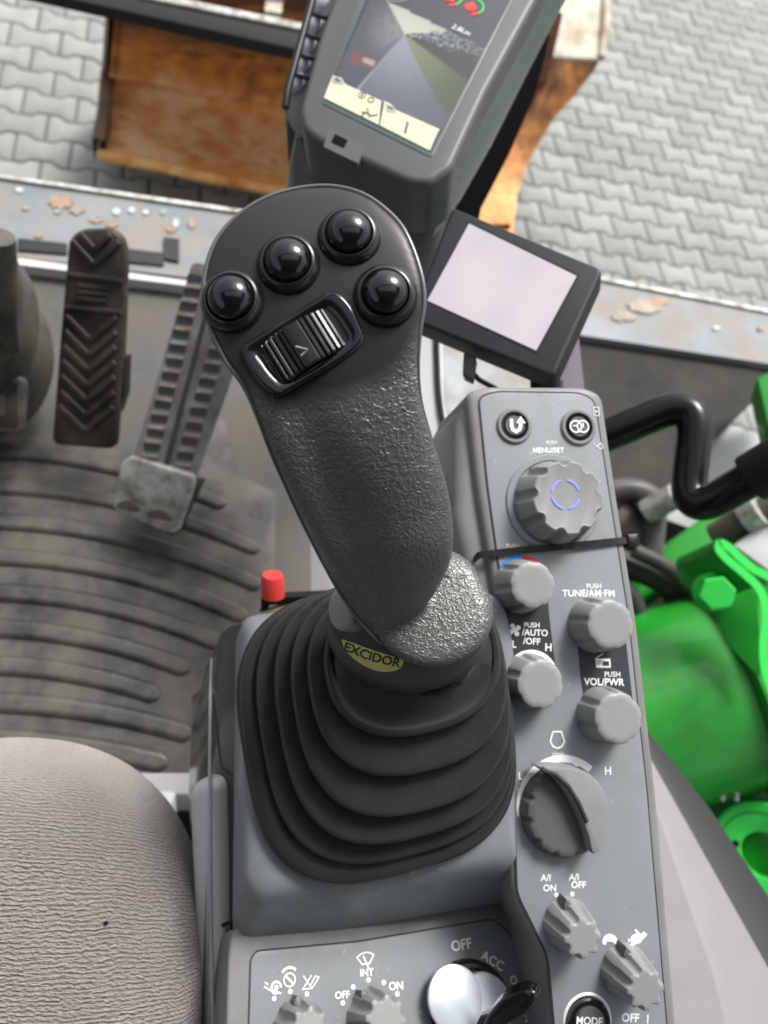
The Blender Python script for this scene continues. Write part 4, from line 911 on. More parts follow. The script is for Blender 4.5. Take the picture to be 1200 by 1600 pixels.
for k in range(1, 6):
    q, hk, nk = RP[k]; p0, h0, n0 = RP[k - 1]
    mp_ = [p0[i] * .22 + q[i] * .78 for i in range(4)]
    Lb += [bl(mp_, h0 + (.0035 if k > 1 else .0045), (n0 + nk) / 2, -.0052),
           bl(q, hk - .0062, nk, -.0046), bl(q, hk - .0034, nk, -.0022), bl(q, hk - .0014, nk, -.0001), bl(q, hk + .0000, nk, .0007), bl(q, hk + .0012, nk, .0007), bl(q, hk + .0022, nk, -.0002), bl(q, hk + .0026, nk, -.0016), bl(q, hk + .0022, nk, -.0036)]
tp_ = [((520, 775, 925, 1118), .052, 2.2), ((540, 752, 935, 1100), .055, 2.1)]
for b, h, n in tp_: Lb.append(bl(ringpar(b, h), h, n, 0))
Lb.append(bl(ringpar((556, 735, 950, 1092), .056), .056, 2, -.001))
mb = MB(); mb.loft(Lb, True, True); boot = mb.build('boot', M['rubber'], joy, smooth=70)
mb = MB(); Lc = []
def ell(cx, cy, rx, ry, d, rot=0, n=64, e=1.0): 
    return [at_d(cx + rx * math.cos(a) * math.cos(rot) - ry * math.sin(a) * math.sin(rot), cy + rx * math.cos(a) * math.sin(rot) + ry * math.sin(a) * math.cos(rot), d) for a in [2 * PI * k / n for k in range(n)]]
mb.loft([ell(648, 1025, 98, 84, .392), ell(648, 1022, 98, 85, .383), ell(648, 1020, 94, 82, .381)]); mb.build('boot_collar', M['dark_trim'], joy, smooth=60)
mb = MB(); mb.loft([ell(640, 1018, 100, 70, .386), ell(638, 1010, 112, 76, .378), ell(637, 998, 121, 82, .371), ell(637, 984, 126, 82, .364), ell(638, 968, 126, 76, .358), ell(640, 960, 118, 70, .354)]); coll = mb.build('collar', M['collar'], joy, smooth=70)
mb = MB(); mb.tube([at_d(x, y, d) for x, y, d in [(600, 1084, .377), (640, 1088, .376), (690, 1080, .375), (722, 1066, .374)]], .0011, 8); mb.build('collar_gap', M['seal'], joy)

sec = [((470, 293), (525, 291), .2885, .0008, .010, 2.0), ((418, 307), (575, 306), .2860, .0018, .018, 2.6), ((372, 335), (620, 342), .2835, .0025, .026, 3.0), ((337, 375), (642, 378), .2810, .0028, .030, 3.0), ((320, 425), (659, 428), .2790, .003, .032, 3.0),
       ((319, 470), (664, 470), .2780, .003, .033, 3.0), ((329, 515), (658, 515), .2778, .003, .034, 3.0), ((350, 560), (655, 558), .2785, .0035, .034, 2.8), ((380, 602), (656, 598), .2805, .0050, .032, 2.5), ((402, 650), (662, 636), .2835, .0070, .030, 2.3),
       ((423, 705), (676, 684), .2890, .0095, .028, 2.15), ((447, 760), (692, 735), .2960, .0115, .026, 2.1), ((474, 818), (704, 785), .3045, .0130, .025, 2.05), ((503, 875), (709, 838), .3145, .0145, .024, 2.05), ((533, 925), (702, 882), .3270, .0120, .023, 2.05),
       ((562, 968), (682, 922), .3390, .0075, .022, 2.05), ((592, 1000), (662, 955), .3490, .0030, .014, 2.05), ((612, 1015), (660, 985), .3560, .0010, .008, 2.05)]
vals = [Vector((a[0], a[1], b[0])) for a, b, *_ in sec]; vb = [Vector((b[1], d, fb)) for a, b, d, fb, bk, ex in sec]; vc = [Vector((bk, ex, 0)) for a, b, d, fb, bk, ex in sec]
A1, A2, A3 = spline(vals, 5), spline(vb, 5), spline(vc, 5)
Cn = [(at_d(a[0], a[1], b[1]) + at_d(a[2], b[0], b[1])) / 2 for a, b in zip(A1, A2)]
NS = 72; L = []
headpos = at_d(500, 450, .278)
for i in range(len(A1)):
    a, b, c = A1[i], A2[i], A3[i]; Lw = at_d(a[0], a[1], b[1]); Rw = at_d(a[2], b[0], b[1]); ce = (Lw + Rw) / 2; hw = (Rw - Lw) / 2
    tdir = (Cn[min(i + 1, len(Cn) - 1)] - Cn[max(i - 1, 0)]).normalized(); nn = hw.cross(tdir).normalized()
    if nn.dot(CAM - ce) < 0: nn = -nn
    v = (CAM - ce).normalized()
    nn = (nn * .35 + v * .65).normalized()
    t_ = i / (len(A1) - 1); hollow = .0055 * math.exp(-((t_ - .66) / .17) ** 2)
    l = []
    for k in range(NS):
        th = 2 * PI * k / NS; cs, sn = math.cos(th), math.sin(th); u = -cs
        ex = c[1]; x = math.copysign(abs(cs) ** (2 / ex), -cs) if sn < 0 else math.copysign(abs(cs) ** (2 / max(ex, 2.2)), -cs)
        if sn >= 0:
            z = b[2] * abs(sn) ** (2 / max(ex, 2)) - hollow * math.exp(-((x + .42) / .33) ** 2) * 1.0
        else: z = -c[0] * abs(sn) ** (2 / 2.4)
        shrink = 1.0 if sn >= 0 else 1 - .10 * abs(sn)
        l.append(ce + hw * (x * shrink) + nn * z)
    L.append(l)
mbg = MB(); mbg.loft(L)
FO = [(556, 948), (585, 992), (615, 1023), (655, 1042), (700, 1040), (742, 1018), (768, 982), (770, 945), (752, 902), (722, 868), (670, 856), (595, 890)]
fp = sp2(FO, 6)
fc = (sum(x for x, y in fp) / len(fp), sum(y for x, y in fp) / len(fp))
def fl(scale, d): return [at_d(fc[0] + (x - fc[0]) * scale, fc[1] + (y - fc[1]) * scale, d + .00011 * (y - fc[1]) * scale * -1) for x, y in fp]
mbg.loft([fl(.90, .3640), fl(.98, .3600), fl(1.0, .3560), fl(.985, .3525), fl(.93, .3500), fl(.8, .3485), fl(.5, .3475), fl(.2, .347)])
# grip material: smooth on the head, leather grain below
gm = bpy.data.materials.new('grip_plastic'); gm.use_nodes = True; N = gm.node_tree.nodes; Lk = gm.node_tree.links; b = N['Principled BSDF']
cm = N_cm = gm.node_tree.nodes.new('ShaderNodeMix'); cm.data_type = 'RGBA'; cm.inputs[6].default_value = (.017, .0158, .0148, 1); cm.inputs[7].default_value = (.070, .070, .067, 1); gm.node_tree.links.new(cm.outputs[2], b.inputs['Base Color'])
tc = N.new('ShaderNodeTexCoord'); src = tc.outputs['Object']
ds = N.new('ShaderNodeVectorMath'); ds.operation = 'DISTANCE'; Lk.new(src, ds.inputs[0])
hp_ = at_d(485, 430, .278) - joy.location; ds.inputs[1].default_value = hp_
nz = N.new('ShaderNodeTexNoise'); nz.inputs['Scale'].default_value = 60; Lk.new(src, nz.inputs['Vector'])
ad = N.new('ShaderNodeMath'); ad.operation = 'MULTIPLY_ADD'; Lk.new(nz.outputs[0], ad.inputs[0]); ad.inputs[1].default_value = .008; Lk.new(ds.outputs['Value'], ad.inputs[2])
mk = N.new('ShaderNodeMapRange'); Lk.new(ad.outputs[0], mk.inputs[0]); mk.inputs[1].default_value = .047; mk.inputs[2].default_value = .058
# wrinkled grain: ridges of warped noise
wn = N.new('ShaderNodeTexNoise'); wn.inputs['Scale'].default_value = 300; wn.inputs['Detail'].default_value = 1; Lk.new(src, wn.inputs['Vector'])
wv = N.new('ShaderNodeVectorMath'); wv.operation = 'MULTIPLY_ADD'; Lk.new(wn.outputs['Color'], wv.inputs[0]); wv.inputs[1].default_value = (.0025, .0025, .0025); Lk.new(src, wv.inputs[2])
def ridge(sc, width):
    r_ = N.new('ShaderNodeTexNoise'); r_.inputs['Scale'].default_value = sc; r_.inputs['Detail'].default_value = 1.5; Lk.new(wv.outputs[0], r_.inputs['Vector'])
    a_ = N.new('ShaderNodeMath'); a_.operation = 'SUBTRACT'; Lk.new(r_.outputs[0], a_.inputs[0]); a_.inputs[1].default_value = .5
    b_ = N.new('ShaderNodeMath'); b_.operation = 'ABSOLUTE'; Lk.new(a_.outputs[0], b_.inputs[0])
    c_ = N.new('ShaderNodeMapRange'); c_.interpolation_type = 'SMOOTHSTEP'; Lk.new(b_.outputs[0], c_.inputs[0]); c_.inputs[1].default_value = 0; c_.inputs[2].default_value = width; c_.inputs[3].default_value = 1; c_.inputs[4].default_value = 0
    return c_.outputs[0]
hh = N.new('ShaderNodeMath'); hh.operation = 'MULTIPLY_ADD'; Lk.new(ridge(480, .10), hh.inputs[0]); hh.inputs[1].default_value = .6; Lk.new(ridge(300, .12), hh.inputs[2])
fn = N.new('ShaderNodeTexNoise'); fn.inputs['Scale'].default_value = 2500; Lk.new(src, fn.inputs['Vector'])
hm = N.new('ShaderNodeMath'); hm.operation = 'MULTIPLY'; Lk.new(hh.outputs[0], hm.inputs[0]); Lk.new(mk.outputs[0], hm.inputs[1])
h2_ = N.new('ShaderNodeMath'); h2_.operation = 'MULTIPLY_ADD'; Lk.new(fn.outputs[0], h2_.inputs[0]); h2_.inputs[1].default_value = .05; Lk.new(hm.outputs[0], h2_.inputs[2])
bp = N.new('ShaderNodeBump'); bp.inputs['Distance'].default_value = .00020; bp.inputs['Strength'].default_value = .9; Lk.new(h2_.outputs[0], bp.inputs['Height']); Lk.new(bp.outputs[0], b.inputs['Normal'])
Lk.new(mk.outputs[0], cm.inputs[0]); sm_ = N.new('ShaderNodeMapRange'); Lk.new(mk.outputs[0], sm_.inputs[0]); sm_.inputs[3].default_value = .35; sm_.inputs[4].default_value = .85; Lk.new(sm_.outputs[0], b.inputs['Specular IOR Level'])
rm = N.new('ShaderNodeMapRange'); Lk.new(mk.outputs[0], rm.inputs[0]); rm.inputs[3].default_value = .40; rm.inputs[4].default_value = .35; Lk.new(rm.outputs[0], b.inputs['Roughness'])
tmp = mbg.build('grip_raw', gm, joy)
rmod = tmp.modifiers.new('r', 'REMESH'); rmod.mode = 'VOXEL'; rmod.voxel_size = .0009; rmod.use_smooth_shade = True
smod = tmp.modifiers.new('s', 'SMOOTH'); smod.factor = .5; smod.iterations = 34
dg = bpy.context.evaluated_depsgraph_get(); gme = bpy.data.meshes.new_from_object(tmp.evaluated_get(dg)); bpy.data.objects.remove(tmp)
gme.name = 'grip'; gme.polygons.foreach_set('use_smooth', [True] * len(gme.polygons))
grip = bpy.data.objects.new('grip', gme); COL.objects.link(grip); grip.parent = joy
gme.materials.clear(); gme.materials.append(gm)
G = Surf(grip)
# seam bead following the outline of the head and the left edge
seam = [(600, 1006), (592, 1000), (562, 968), (533, 925), (503, 875), (474, 818), (447, 760), (423, 705), (402, 650), (380, 602), (350, 560), (329, 515), (319, 470), (320, 425), (337, 375), (372, 335), (418, 307), (470, 293), (525, 291), (575, 306), (620, 342), (642, 378), (659, 428), (664, 470), (658, 515), (655, 558), (656, 598), (662, 636), (676, 684), (692, 735), (704, 785), (708, 825)]
def interp_d(px, py):
    best = min(range(len(A1)), key=lambda i: min((A1[i][0] - px) ** 2 + (A1[i][1] - py) ** 2, (A1[i][2] - px) ** 2 + (A2[i][0] - py) ** 2)); return A2[best][1]
sc_ = (500, 460)
sp_ = spline([at_d(x + (1.0 if x < 520 else -1.2), y + 1.0, interp_d(x, y)) for x, y in seam], 6)
mb = MB(); mb.tube(sp_, [.00100 * min(1, max(.15, (len(sp_) - 1 - q) / 50)) for q in range(len(sp_))], 8); M['seam_edge'] = mat('seam_edge', (.07, .074, .078), .22, spec=.9)  # bead grey lightened to imitate the sky highlight along the rim
mb.build('seam', M['seam_edge'], joy, smooth=60)
# domed buttons on the head
hc, hn = G.hit(480, 440)
def local_frame(px, py, blend=.5):
    p, n = G.hit(px, py); n = (n * (1 - blend) + hn * blend).normalized(); x = M3 @ Vector((1, 0, 0)); x = (x - n * x.dot(n)).normalized()
    return Frame(p, x, n.cross(x))
for i, (px, py, lab) in enumerate([(363, 470, 'leftmost domed button on the head'), (451, 413, 'second domed button from the left on the head'), (546, 370, 'uppermost domed button on the head'), (602, 462, 'domed button right of the roller')]):
    lf = local_frame(px, py, .6); mb = MB(); R0 = .0106
    mb.lathe(lf, (0, 0), [(R0 * 1.16, -.003), (R0 * 1.14, .0002), (R0 * 1.08, .0016), (R0 * .99, .0029), (R0 * .92, .0036), (R0 * .86, .0037), (R0 * .835, .0030), (R0 * .83, .0)], 56, False, False); rg = mb.build('button_ring', M['satin'], joy)
    mb = MB(); R1 = R0 * .80; mb.lathe(lf, (0, 0), [(R1, .000), (R1, .0030)] + [(R1 * math.cos(a), .0030 + .0062 * math.sin(a)) for a in [PI / 2 * k / 14 for k in range(1, 14)]] + [(.0001, .0092)], 56, False, True); mb.build('button', M['gloss'], joy, smooth=60, label=lab)
# roller
lf = local_frame(474, 540, .5)
def lpx(pts, h=0.0): return [tuple(lf.loc(x, y, h))[:2] for x, y in pts]
bo = sp2(lpx([(379, 545), (400, 528), (448, 498), (495, 468), (522, 457), (545, 475), (560, 502), (567, 532), (545, 556), (500, 584), (455, 610), (434, 620), (410, 606), (390, 578)]), 5)
bi = sp2(lpx([(402, 549), (425, 532), (460, 510), (490, 490), (507, 483), (524, 497), (536, 515), (544, 532), (525, 550), (495, 570), (460, 592), (442, 599), (425, 585), (411, 566)]), 5)
mb = MB(); W3 = lambda pts, h: [lf.w((x, y, h)) for x, y in pts]
mb.loft([W3(bo, -.004), W3(bo, .0008), W3(inset(bo, .0005), .0014), W3(inset(bo, .0012), .0016), W3(inset(bi, -.0010), .0012), W3(inset(bi, -.0003), .0006), W3(bi, -.0035)], False, False)
mb.build('roller_bezel', M['gloss'], joy, smooth=38)
mb = MB(); mb.loft([W3(inset(bi, -.001), -.0034), W3(inset(bi, -.001), -.0030)]); mb.build('roller_well', M['seal'], joy)
# barrel: axis across the short side
a0 = lf.loc(421, 574); a1 = lf.loc(528, 508); ax_long = Vector((a1.x - a0.x, a1.y - a0.y, 0)); Ln = ax_long.length / 2 * .97; ax_long.normalize(); ax_short = Vector((-ax_long.y, ax_long.x, 0))
cc = lf.loc(473, 541); Rr = .024; hs_ = .0087; NR = 132; depth_c = .0046 - Rr
def barrel_pt(a, side, dr=0.0):
    r = Rr + dr; q = Vector((cc.x, cc.y, 0)) + ax_long * (r * math.sin(a)) + ax_short * (side); return lf.w((q.x, q.y, depth_c + r * math.cos(a)))
amax = math.asin(min(.98, Ln / Rr)) if Ln < Rr else 1.2
mb = MB(); prof = []
for k in range(NR + 1):
    u = -1 + 2 * k / NR; a = u * amax; dr = 0.0
    if abs(u) > .22:
        ph = ((abs(u) - .22) / .155) % 1.0
        dr = -.00125 * max(0, math.cos((ph - .0) * 2 * PI)) ** 1.5 if abs(u) < .98 else 0
    elif abs(u) > .19: dr = 0
    else: dr = .0001
    prof.append((a, dr))
mb.loft([[barrel_pt(a, -hs_, dr - .0008) for a, dr in prof], [barrel_pt(a, -hs_ + .0008, dr) for a, dr in prof], [barrel_pt(a, hs_ - .0008, dr) for a, dr in prof], [barrel_pt(a, hs_, dr - .0008) for a, dr in prof]], False, False, closed=False)
mb.build('roller', M['satin'], joy, smooth=25)
mb = MB()
def rp(px, py):
    q = lf.loc(px, py, .0046); dx = Vector((q.x - cc.x, q.y - cc.y, 0)); return barrel_pt(math.asin(max(-.9, min(.9, dx.dot(ax_long) / Rr))), dx.dot(ax_short), .00005)
mb.tube([rp(462, 541), rp(481, 546), rp(470, 556)], .00026, 6); mb.build('arrow_mark', M['grey_print'], joy)
# pale cap disc on the collar and the sticker
C_ = Surf(coll)
mb = MB(); cf = pframe((512, 955, .352), (560, 955, .344), (535, 925, .350)); c = cf.loc(536, 950)
mb.loft([[cf.w((c.x + .0080 * s_ * math.cos(a) , c.y + .0108 * s_ * math.sin(a) , h)) for a in [2 * PI * k / 40 for k in range(40)]] for s_, h in ((1.04, -.012), (1.0, -.0006), (.95, .0006), (.8, .0014), (.4, .0020), (.05, .0022))]); mb.build('side_cap', M['cap_grey'], joy, smooth=60)
def drape(surf, grid, off):
    out = []
    for row in grid:
        r = []
        for (x, y) in row:
            p, n = surf.hit(x, y); r.append(p + n * off if p else None)
        out.append(r)
    return out
rows = []
for j in range(9):
    v = j / 8; row = []
    for i in range(29):
        u = i / 28; w = math.sin(PI * u) ** .42 if 0 < u < 1 else 0
        top = (534 + 97 * u, 999 + 33 * u + 4 * math.sin(PI * u)); 
        row.append((top[0], top[1] + (-4 + 30 * v) * w * (1 if True else 0)))
    rows.append(row)
gr = drape(C_, rows, .0003)
mb = MB(); vs = [p for r in gr for p in r if p]
if len(vs) == 9 * 29:
    mb.add(vs, [(j * 29 + i, j * 29 + i + 1, (j + 1) * 29 + i + 1, (j + 1) * 29 + i) for j in range(8) for i in range(28)]); stk = mb.build('sticker', M['sticker'], joy, smooth=70)
    me = None; cu = bpy.data.curves.new('lettering', 'FONT'); cu.body = 'EXCIDOR'; cu.size = 1; cu.align_x = 'CENTER'; cu.align_y = 'CENTER'; cu.offset = .02; cu.resolution_u = 3
    tmp = bpy.data.objects.new('tmp', cu); COL.objects.link(tmp); me = bpy.data.meshes.new_from_object(tmp.evaluated_get(bpy.context.evaluated_depsgraph_get())); bpy.data.objects.remove(tmp)
    bm_ = bmesh.new(); bm_.from_mesh(me); bmesh.ops.triangulate(bm_, faces=bm_.faces); bmesh.ops.subdivide_edges(bm_, edges=bm_.edges, cuts=3, use_grid_fill=True); bm_.to_mesh(me); bm_.free()
    xs = [v.co.x for v in me.vertices]; x0, x1 = min(xs), max(xs); mb = MB(); ok = True; vv = []
    for v in me.vertices:
        u = (v.co.x - x0) / (x1 - x0); cxp = 539 + 87 * u; cyp = 1009 + 27 * u + 3.5 * math.sin(PI * u); yy = -v.co.y * 18
        p, n = C_.hit(cxp + yy * -.28, cyp + yy); vv.append(p + n * .0005 if p else at_d(cxp, cyp + yy, .36))
    mb.add(vv, [tuple(pl.vertices) for pl in me.polygons]); mb.build('lettering', M['strip'], stk, smooth=0)
else: print('sticker missed', len(vs))

# crumb on the seat
SS = Surf(seat_o); p, n = SS.hit(164, 1442)
if p:
    mb = MB(); mb.tube([p - n * .0004, p + n * .0010 + seat_f.ex * .0006, p + n * .0004 + seat_f.ex * .0016], [.0011, .0013, .0006], 7)
    tag(mb.build('crumb', M['seal'], None), 'tiny black crumb stuck in the knit of the seat cushion', 'crumb')

# ================================================================== MACHINE DISPLAY
t = thing('machine_display', 'tall dark grey machine display showing a rear camera picture above pale yellow status fields', 'display', at_d(600, 330, .68))
df = pframe((508, 162, .62), (672, 245, .60), (575, -10, .66))
out = roundp(df.poly([(468, 178), (474, 206), (496, 224), (640, 290), (672, 292), (706, 268), (760, 150), (852, -20), (900, -120), (620, -260), (500, 60)]), .006, 5)
DF2 = df
mb = MB(); mb.prism(df, out, -.055, .004, .006, 5); hous = mb.build('housing', M['display'], t, smooth=50)
mb = MB(); rim = df.poly([(700, 300), (724, 258), (780, 150), (880, -60), (960, -60), (745, 330)])
mb = MB(); so_ = roundp(df.poly([(503, 168), (674, 253), (800, 5), (860, -120), (690, -200), (560, 10)]), .003, 4)
mb.prism(df, so_, .0035, .0046, .0004, 2); mb.build('screen_rim', M['display_edge'], hous)
def emis(name, col, st=1.0, rough=.2):
    m = mat(name, tuple(c * .3 for c in col), rough, emit=col, estr=st * .78); N = m.node_tree.nodes; Lk = m.node_tree.links; b = N['Principled BSDF']
    g = N.new('ShaderNodeNewGeometry'); n = N.new('ShaderNodeTexNoise'); n.inputs['Scale'].default_value = 130; n.inputs['Detail'].default_value = 5; Lk.new(g.outputs['Position'], n.inputs['Vector'])
    mr = N.new('ShaderNodeMapRange'); mr.inputs[1].default_value = .3; mr.inputs[2].default_value = .7; mr.inputs[3].default_value = .6 if name.startswith('picture') or name == 'screen' else .95; mr.inputs[4].default_value = 1.35 if name.startswith('picture') or name == 'screen' else 1.05; Lk.new(n.outputs[0], mr.inputs[0])
    v = N.new('ShaderNodeVectorMath'); v.operation = 'SCALE'; v.inputs[0].default_value = col; Lk.new(mr.outputs[0], v.inputs['Scale']); Lk.new(v.outputs[0], b.inputs['Emission Color'])
    return m
HS = .0050
def scr(name, polys, col, h, st=.55, parent=None):
    mb = MB()
    for p in polys: mb.prism(df, p, h - .0001, h)
    return mb.build(name, emis(name, col, st), parent, smooth=0)
P_ = df.poly
scr_o = scr('screen', [P_([(508, 163), (672, 244), (796, 0), (850, -110), (690, -180), (575, 0)])], (.055, .058, .085), HS, parent=hous)
# the rear camera picture: one finely divided sheet whose vertices carry the picture's colours
def sst(a, b, x): t_ = max(0, min(1, (x - a) / (b - a))); return t_ * t_ * (3 - 2 * t_)
def lerp3(a, b, t_): return tuple(a[i] * (1 - t_) + b[i] * t_ for i in range(3))
def picture(x, y):
    if y < 5 + .49 * (x - 613): return (.035, .036, .055)
    dx, dy = x - 632, y - 53; r = math.hypot(dx, dy); th = math.degrees(math.atan2(dy, dx)); n1 = noise.noise((x * .11, y * .11, 1)); n2 = noise.noise((x * .33, y * .33, 5)); n3 = noise.noise((x * .8, y * .8, 9))
    thc = th + r * .04                                    # the wide lens bends the verge
    road = lerp3((.30, .31, .36), (.115, .125, .165), sst(5, 120, r)); road = tuple(v * (1 + .16 * n2 + .10 * n3) for v in road)
    verge = tuple(v * (1 + .35 * n2) for v in lerp3((.20, .23, .11), (.075, .105, .04), sst(10, 120, r)))
    hedge = tuple(v * (1 + .6 * n2) for v in (.020, .026, .026))
    trees = lerp3((.03, .05, .06), (.42, .52, .58), sst(.05, .45, n2 + .5 * n3 + .1)); sky_ = (.62, .64, .52)
    wall = tuple(v * (1 + .25 * n1 + .2 * n2) for v in lerp3((.22, .22, .25), (.055, .055, .075), sst(5, 75, r)))
    if th > 100 or th < -118: 
        a = th if th > 0 else th + 360
        c = lerp3(road, lerp3((.05, .055, .075), (.13, .14, .17), sst(80, 5, r)), sst(130, 133, a)); c = lerp3(c, wall, sst(144, 150, a))
        if 129.0 < a < 131.2: c = (.27, .29, .34)
    elif th > 50: c = lerp3(road, verge, 1 - sst(66, 70, thc))
    else:
        c = lerp3(sky_, trees, sst(-6, 0, th + 6 * n1)); c = lerp3(c, hedge, sst(14, 20, th + 5 * n1)); c = lerp3(c, verge, sst(34, 39, th)); 
    g_ = math.exp(-(((x - 560) / 13) ** 2 + ((y - 64) / 16) ** 2)); c = lerp3(c, (.045, .07, .045), .8 * g_ * (1 + .4 * n2) if g_ > .1 else 0)
    u, v = (x - 568) * .93 + (y - 95) * .37, -(x - 568) * .37 + (y - 95) * .93
    c = lerp3(c, (.17, .045, .035), (1 - sst(18, 23, abs(u))) * (1 - sst(7, 10, abs(v)))); c = lerp3(c, (.46, .36, .32), (1 - sst(8, 11, abs(u - 8))) * (1 - sst(3, 5, abs(v + 2))))
    e = sst(0, 14, y - (5 + .49 * (x - 613))); vig = 1 - .45 * sst(60, 150, math.hypot(x - 610, y - 110))
    return tuple(max(0, q) * vig for q in c)
NX, NY = 110, 120; vs, cs_ = [], []
for j_ in range(NY + 1):
    for i_ in range(NX + 1):
        u, v = i_ / NX, j_ / NY; A_, B_, C_q, D_ = (521, 126), (690, 206), (636, -130), (830, -60)
        x = (A_[0] * (1 - u) + B_[0] * u) * (1 - v) + (C_q[0] * (1 - u) + D_[0] * u) * v; y = (A_[1] * (1 - u) + B_[1] * u) * (1 - v) + (C_q[1] * (1 - u) + D_[1] * u) * v
        p = df.loc(x, y, HS + .0002); vs.append(df.w(p)); cs_.append(picture(x, y))
mb = MB(); mb.add(vs, [(j_ * (NX + 1) + i_, j_ * (NX + 1) + i_ + 1, (j_ + 1) * (NX + 1) + i_ + 1, (j_ + 1) * (NX + 1) + i_) for j_ in range(NY) for i_ in range(NX)])
pmat = bpy.data.materials.new('camera_picture'); pmat.use_nodes = True; b = pmat.node_tree.nodes['Principled BSDF']; at = pmat.node_tree.nodes.new('ShaderNodeAttribute'); at.attribute_name = 'picture'
b.inputs['Base Color'].default_value = (.02, .02, .02, 1); b.inputs['Roughness'].default_value = .2; b.inputs['Emission Strength'].default_value = .55; pmat.node_tree.links.new(at.outputs['Color'], b.inputs['Emission Color'])
po = mb.build('camera_picture', pmat, scr_o, smooth=0); ca = po.data.color_attributes.new('picture', 'FLOAT_COLOR', 'POINT')
for i_, q in enumerate(cs_): ca.data[i_].color = (*q, 1)
yl = (.72, .72, .50)
st_o = scr('status_fields', [P_([(507, 161), (521, 126), (535, 131), (540, 140), (596, 166), (592, 203)]), P_([(594, 204), (601, 166), (612, 172), (618, 180), (686, 210), (671, 243)])], yl, HS + .0004, .62, parent=scr_o)
scr('status_tabs', [P_([(522, 127), (537, 134), (538, 142), (522, 140), (519, 136)]), P_([(602, 170), (617, 177), (618, 186), (604, 184)])], (.38, .38, .38), HS + .0007, .7, parent=st_o)
mb = MB(); g = 0
for p in line(df, [(525, 133), (532, 136)], 3) + line(df, [(528, 130), (528, 138)], 1.5) + line(df, [(607, 176), (613, 179)], 3) + [arcp(df, 566, 158, 5, 6.2, 0, 359), pc(df, 566, 158, 2, 8), arcp(df, 580, 165, 4, 5.5, 0, 359)] + line(df, [(566, 184), (574, 186), (582, 190), (590, 188)], 2) + line(df, [(574, 178), (578, 192)], 1.6) + line(df, [(566, 190), (572, 184)], 1.6) + line(df, [(637, 200), (633, 216)], 3.2):
    g += 1; mb.prism(df, p, HS, HS + .0009 + g * .00001)
mb.build('status_icons', emis('status_icons', (.10, .10, .08), .4), st_o, smooth=0)
# gauges and the fuel reading
mb = MB(); mb.prism(df, arcp(df, 622, -6, 24, 26.5, 180, 350), HS, HS + .0009); mb.build('clock_ring', emis('clock_ring', (.22, .23, .28), .6), scr_o, smooth=0)
mb = MB(); mb.prism(df, arcp(df, 704, 6, 15, 17.5, -60, 60), HS, HS + .0009); mb.prism(df, arcp(df, 738, 20, 15, 17.5, -60, 70), HS, HS + .00095); mb.build('gauge_green', emis('gauge_green', (.05, .55, .12), .8), scr_o, smooth=0)
mb = MB(); mb.prism(df, P_([(690, 4), (704, -2), (710, 6), (706, 12), (694, 10)]), HS, HS + .001)
for i, q in enumerate([P_([(724, 18), (738, 13), (744, 22), (738, 28), (728, 25)]), arcp(df, 704, 6, 15, 17.5, -100, -60), arcp(df, 738, 20, 15, 17.5, -100, -60)]): mb.prism(df, q, HS, HS + .00101 + i * .00002)
mb.build('gauge_red', emis('gauge_red', (.75, .05, .06), .9), scr_o, smooth=0)
o_ = text_obj('2.8Lm', df, 721, 47, 10, -24, parent=scr_o, h=HS + .0012); o_.data.materials.clear(); o_.data.materials.append(emis('reading_print', (.7, .7, .72), .8))
# glass, notch, keys and stand
mb = MB(); mb.prism(df, roundp(df.poly([(524, 216), (544, 226), (538, 238), (518, 229)]), .0008, 3), .003, .0050, .0003, 1); mb.build('sensor_window', M['deep0'], hous)
mb = MB(); mb.prism(df, df.poly([(514, 205), (572, 232), (560, 262), (506, 236)]), -.002, .0044, .0003, 1); mb.build('lower_recess', M['display'], hous)
mb = MB(); mb.tube([at_d(x, y, d) for x, y, d in ((446, 168, .645), (449, 142, .645), (466, 80, .655), (488, 0, .665), (500, -50, .67))], .0035, 10); mb.build('key_guard', M['black'], t, smooth=60)
kf = pframe((440, 175, .66), (478, 185, .64), (492, -10, .69))
mb = MB(); mb.prism(kf, roundp(kf.poly([(442, 178), (446, 140), (486, -30), (526, -30), (478, 200), (462, 212)]), .004), -.03, -.004, .002); mb.build('key_strip', M['display'], t)
for i, (x, y) in enumerate([(503, 8), (494, 42), (484, 74), (475, 105), (466, 134)]):
    c = kf.loc(x, y, -.006); s = kf.scale(x, y); mb = MB(); mb.loft([[kf.w((c.x + s * 11 * q * math.cos(a), c.y + s * 13 * q * math.sin(a), hh)) for a in [2 * PI * k / 24 for k in range(24)]] for q, hh in ((1, -.006), (.95, -.002), (.7, .001), (.3, .0022), (.02, .0025))]); mb.build('side_key', M['silver'], t, smooth=60)
for (xa, ya), (xb, yb) in zip([(503, 8), (494, 42), (484, 74), (475, 105)], [(494, 42), (484, 74), (475, 105), (466, 134)]):
    xm, ym = (xa + xb) / 2, (ya + yb) / 2; mb = MB(); mb.tube([kf.w(kf.loc(xm - 14, ym - 4, .0015)), kf.w(kf.loc(xm + 13, ym + 4, .0015))], .0022, 8); mb.build('key_divider', M['black'], t, smooth=60)
mb = MB(); L = []
for pts, d in [([(470, 190), (560, 150), (700, 240), (735, 235), (700, 300), (660, 320), (500, 260), (474, 230)], .655), ([(458, 240), (560, 230), (660, 290), (720, 270), (700, 330), (660, 380), (540, 400), (470, 330)], .685), ([(452, 300), (560, 290), (650, 340), (706, 330), (690, 400), (650, 480), (540, 500), (470, 420)], .73), ([(452, 400), (560, 390), (640, 440), (690, 430), (680, 560), (640, 640), (540, 640), (470, 560)], .80)]:
    L.append([at_d(x, y, d) for x, y in sp2(pts, 5)])
mb.loft(L); mb.build('stand', M['display'], t, smooth=60)
mb = MB(); L = []
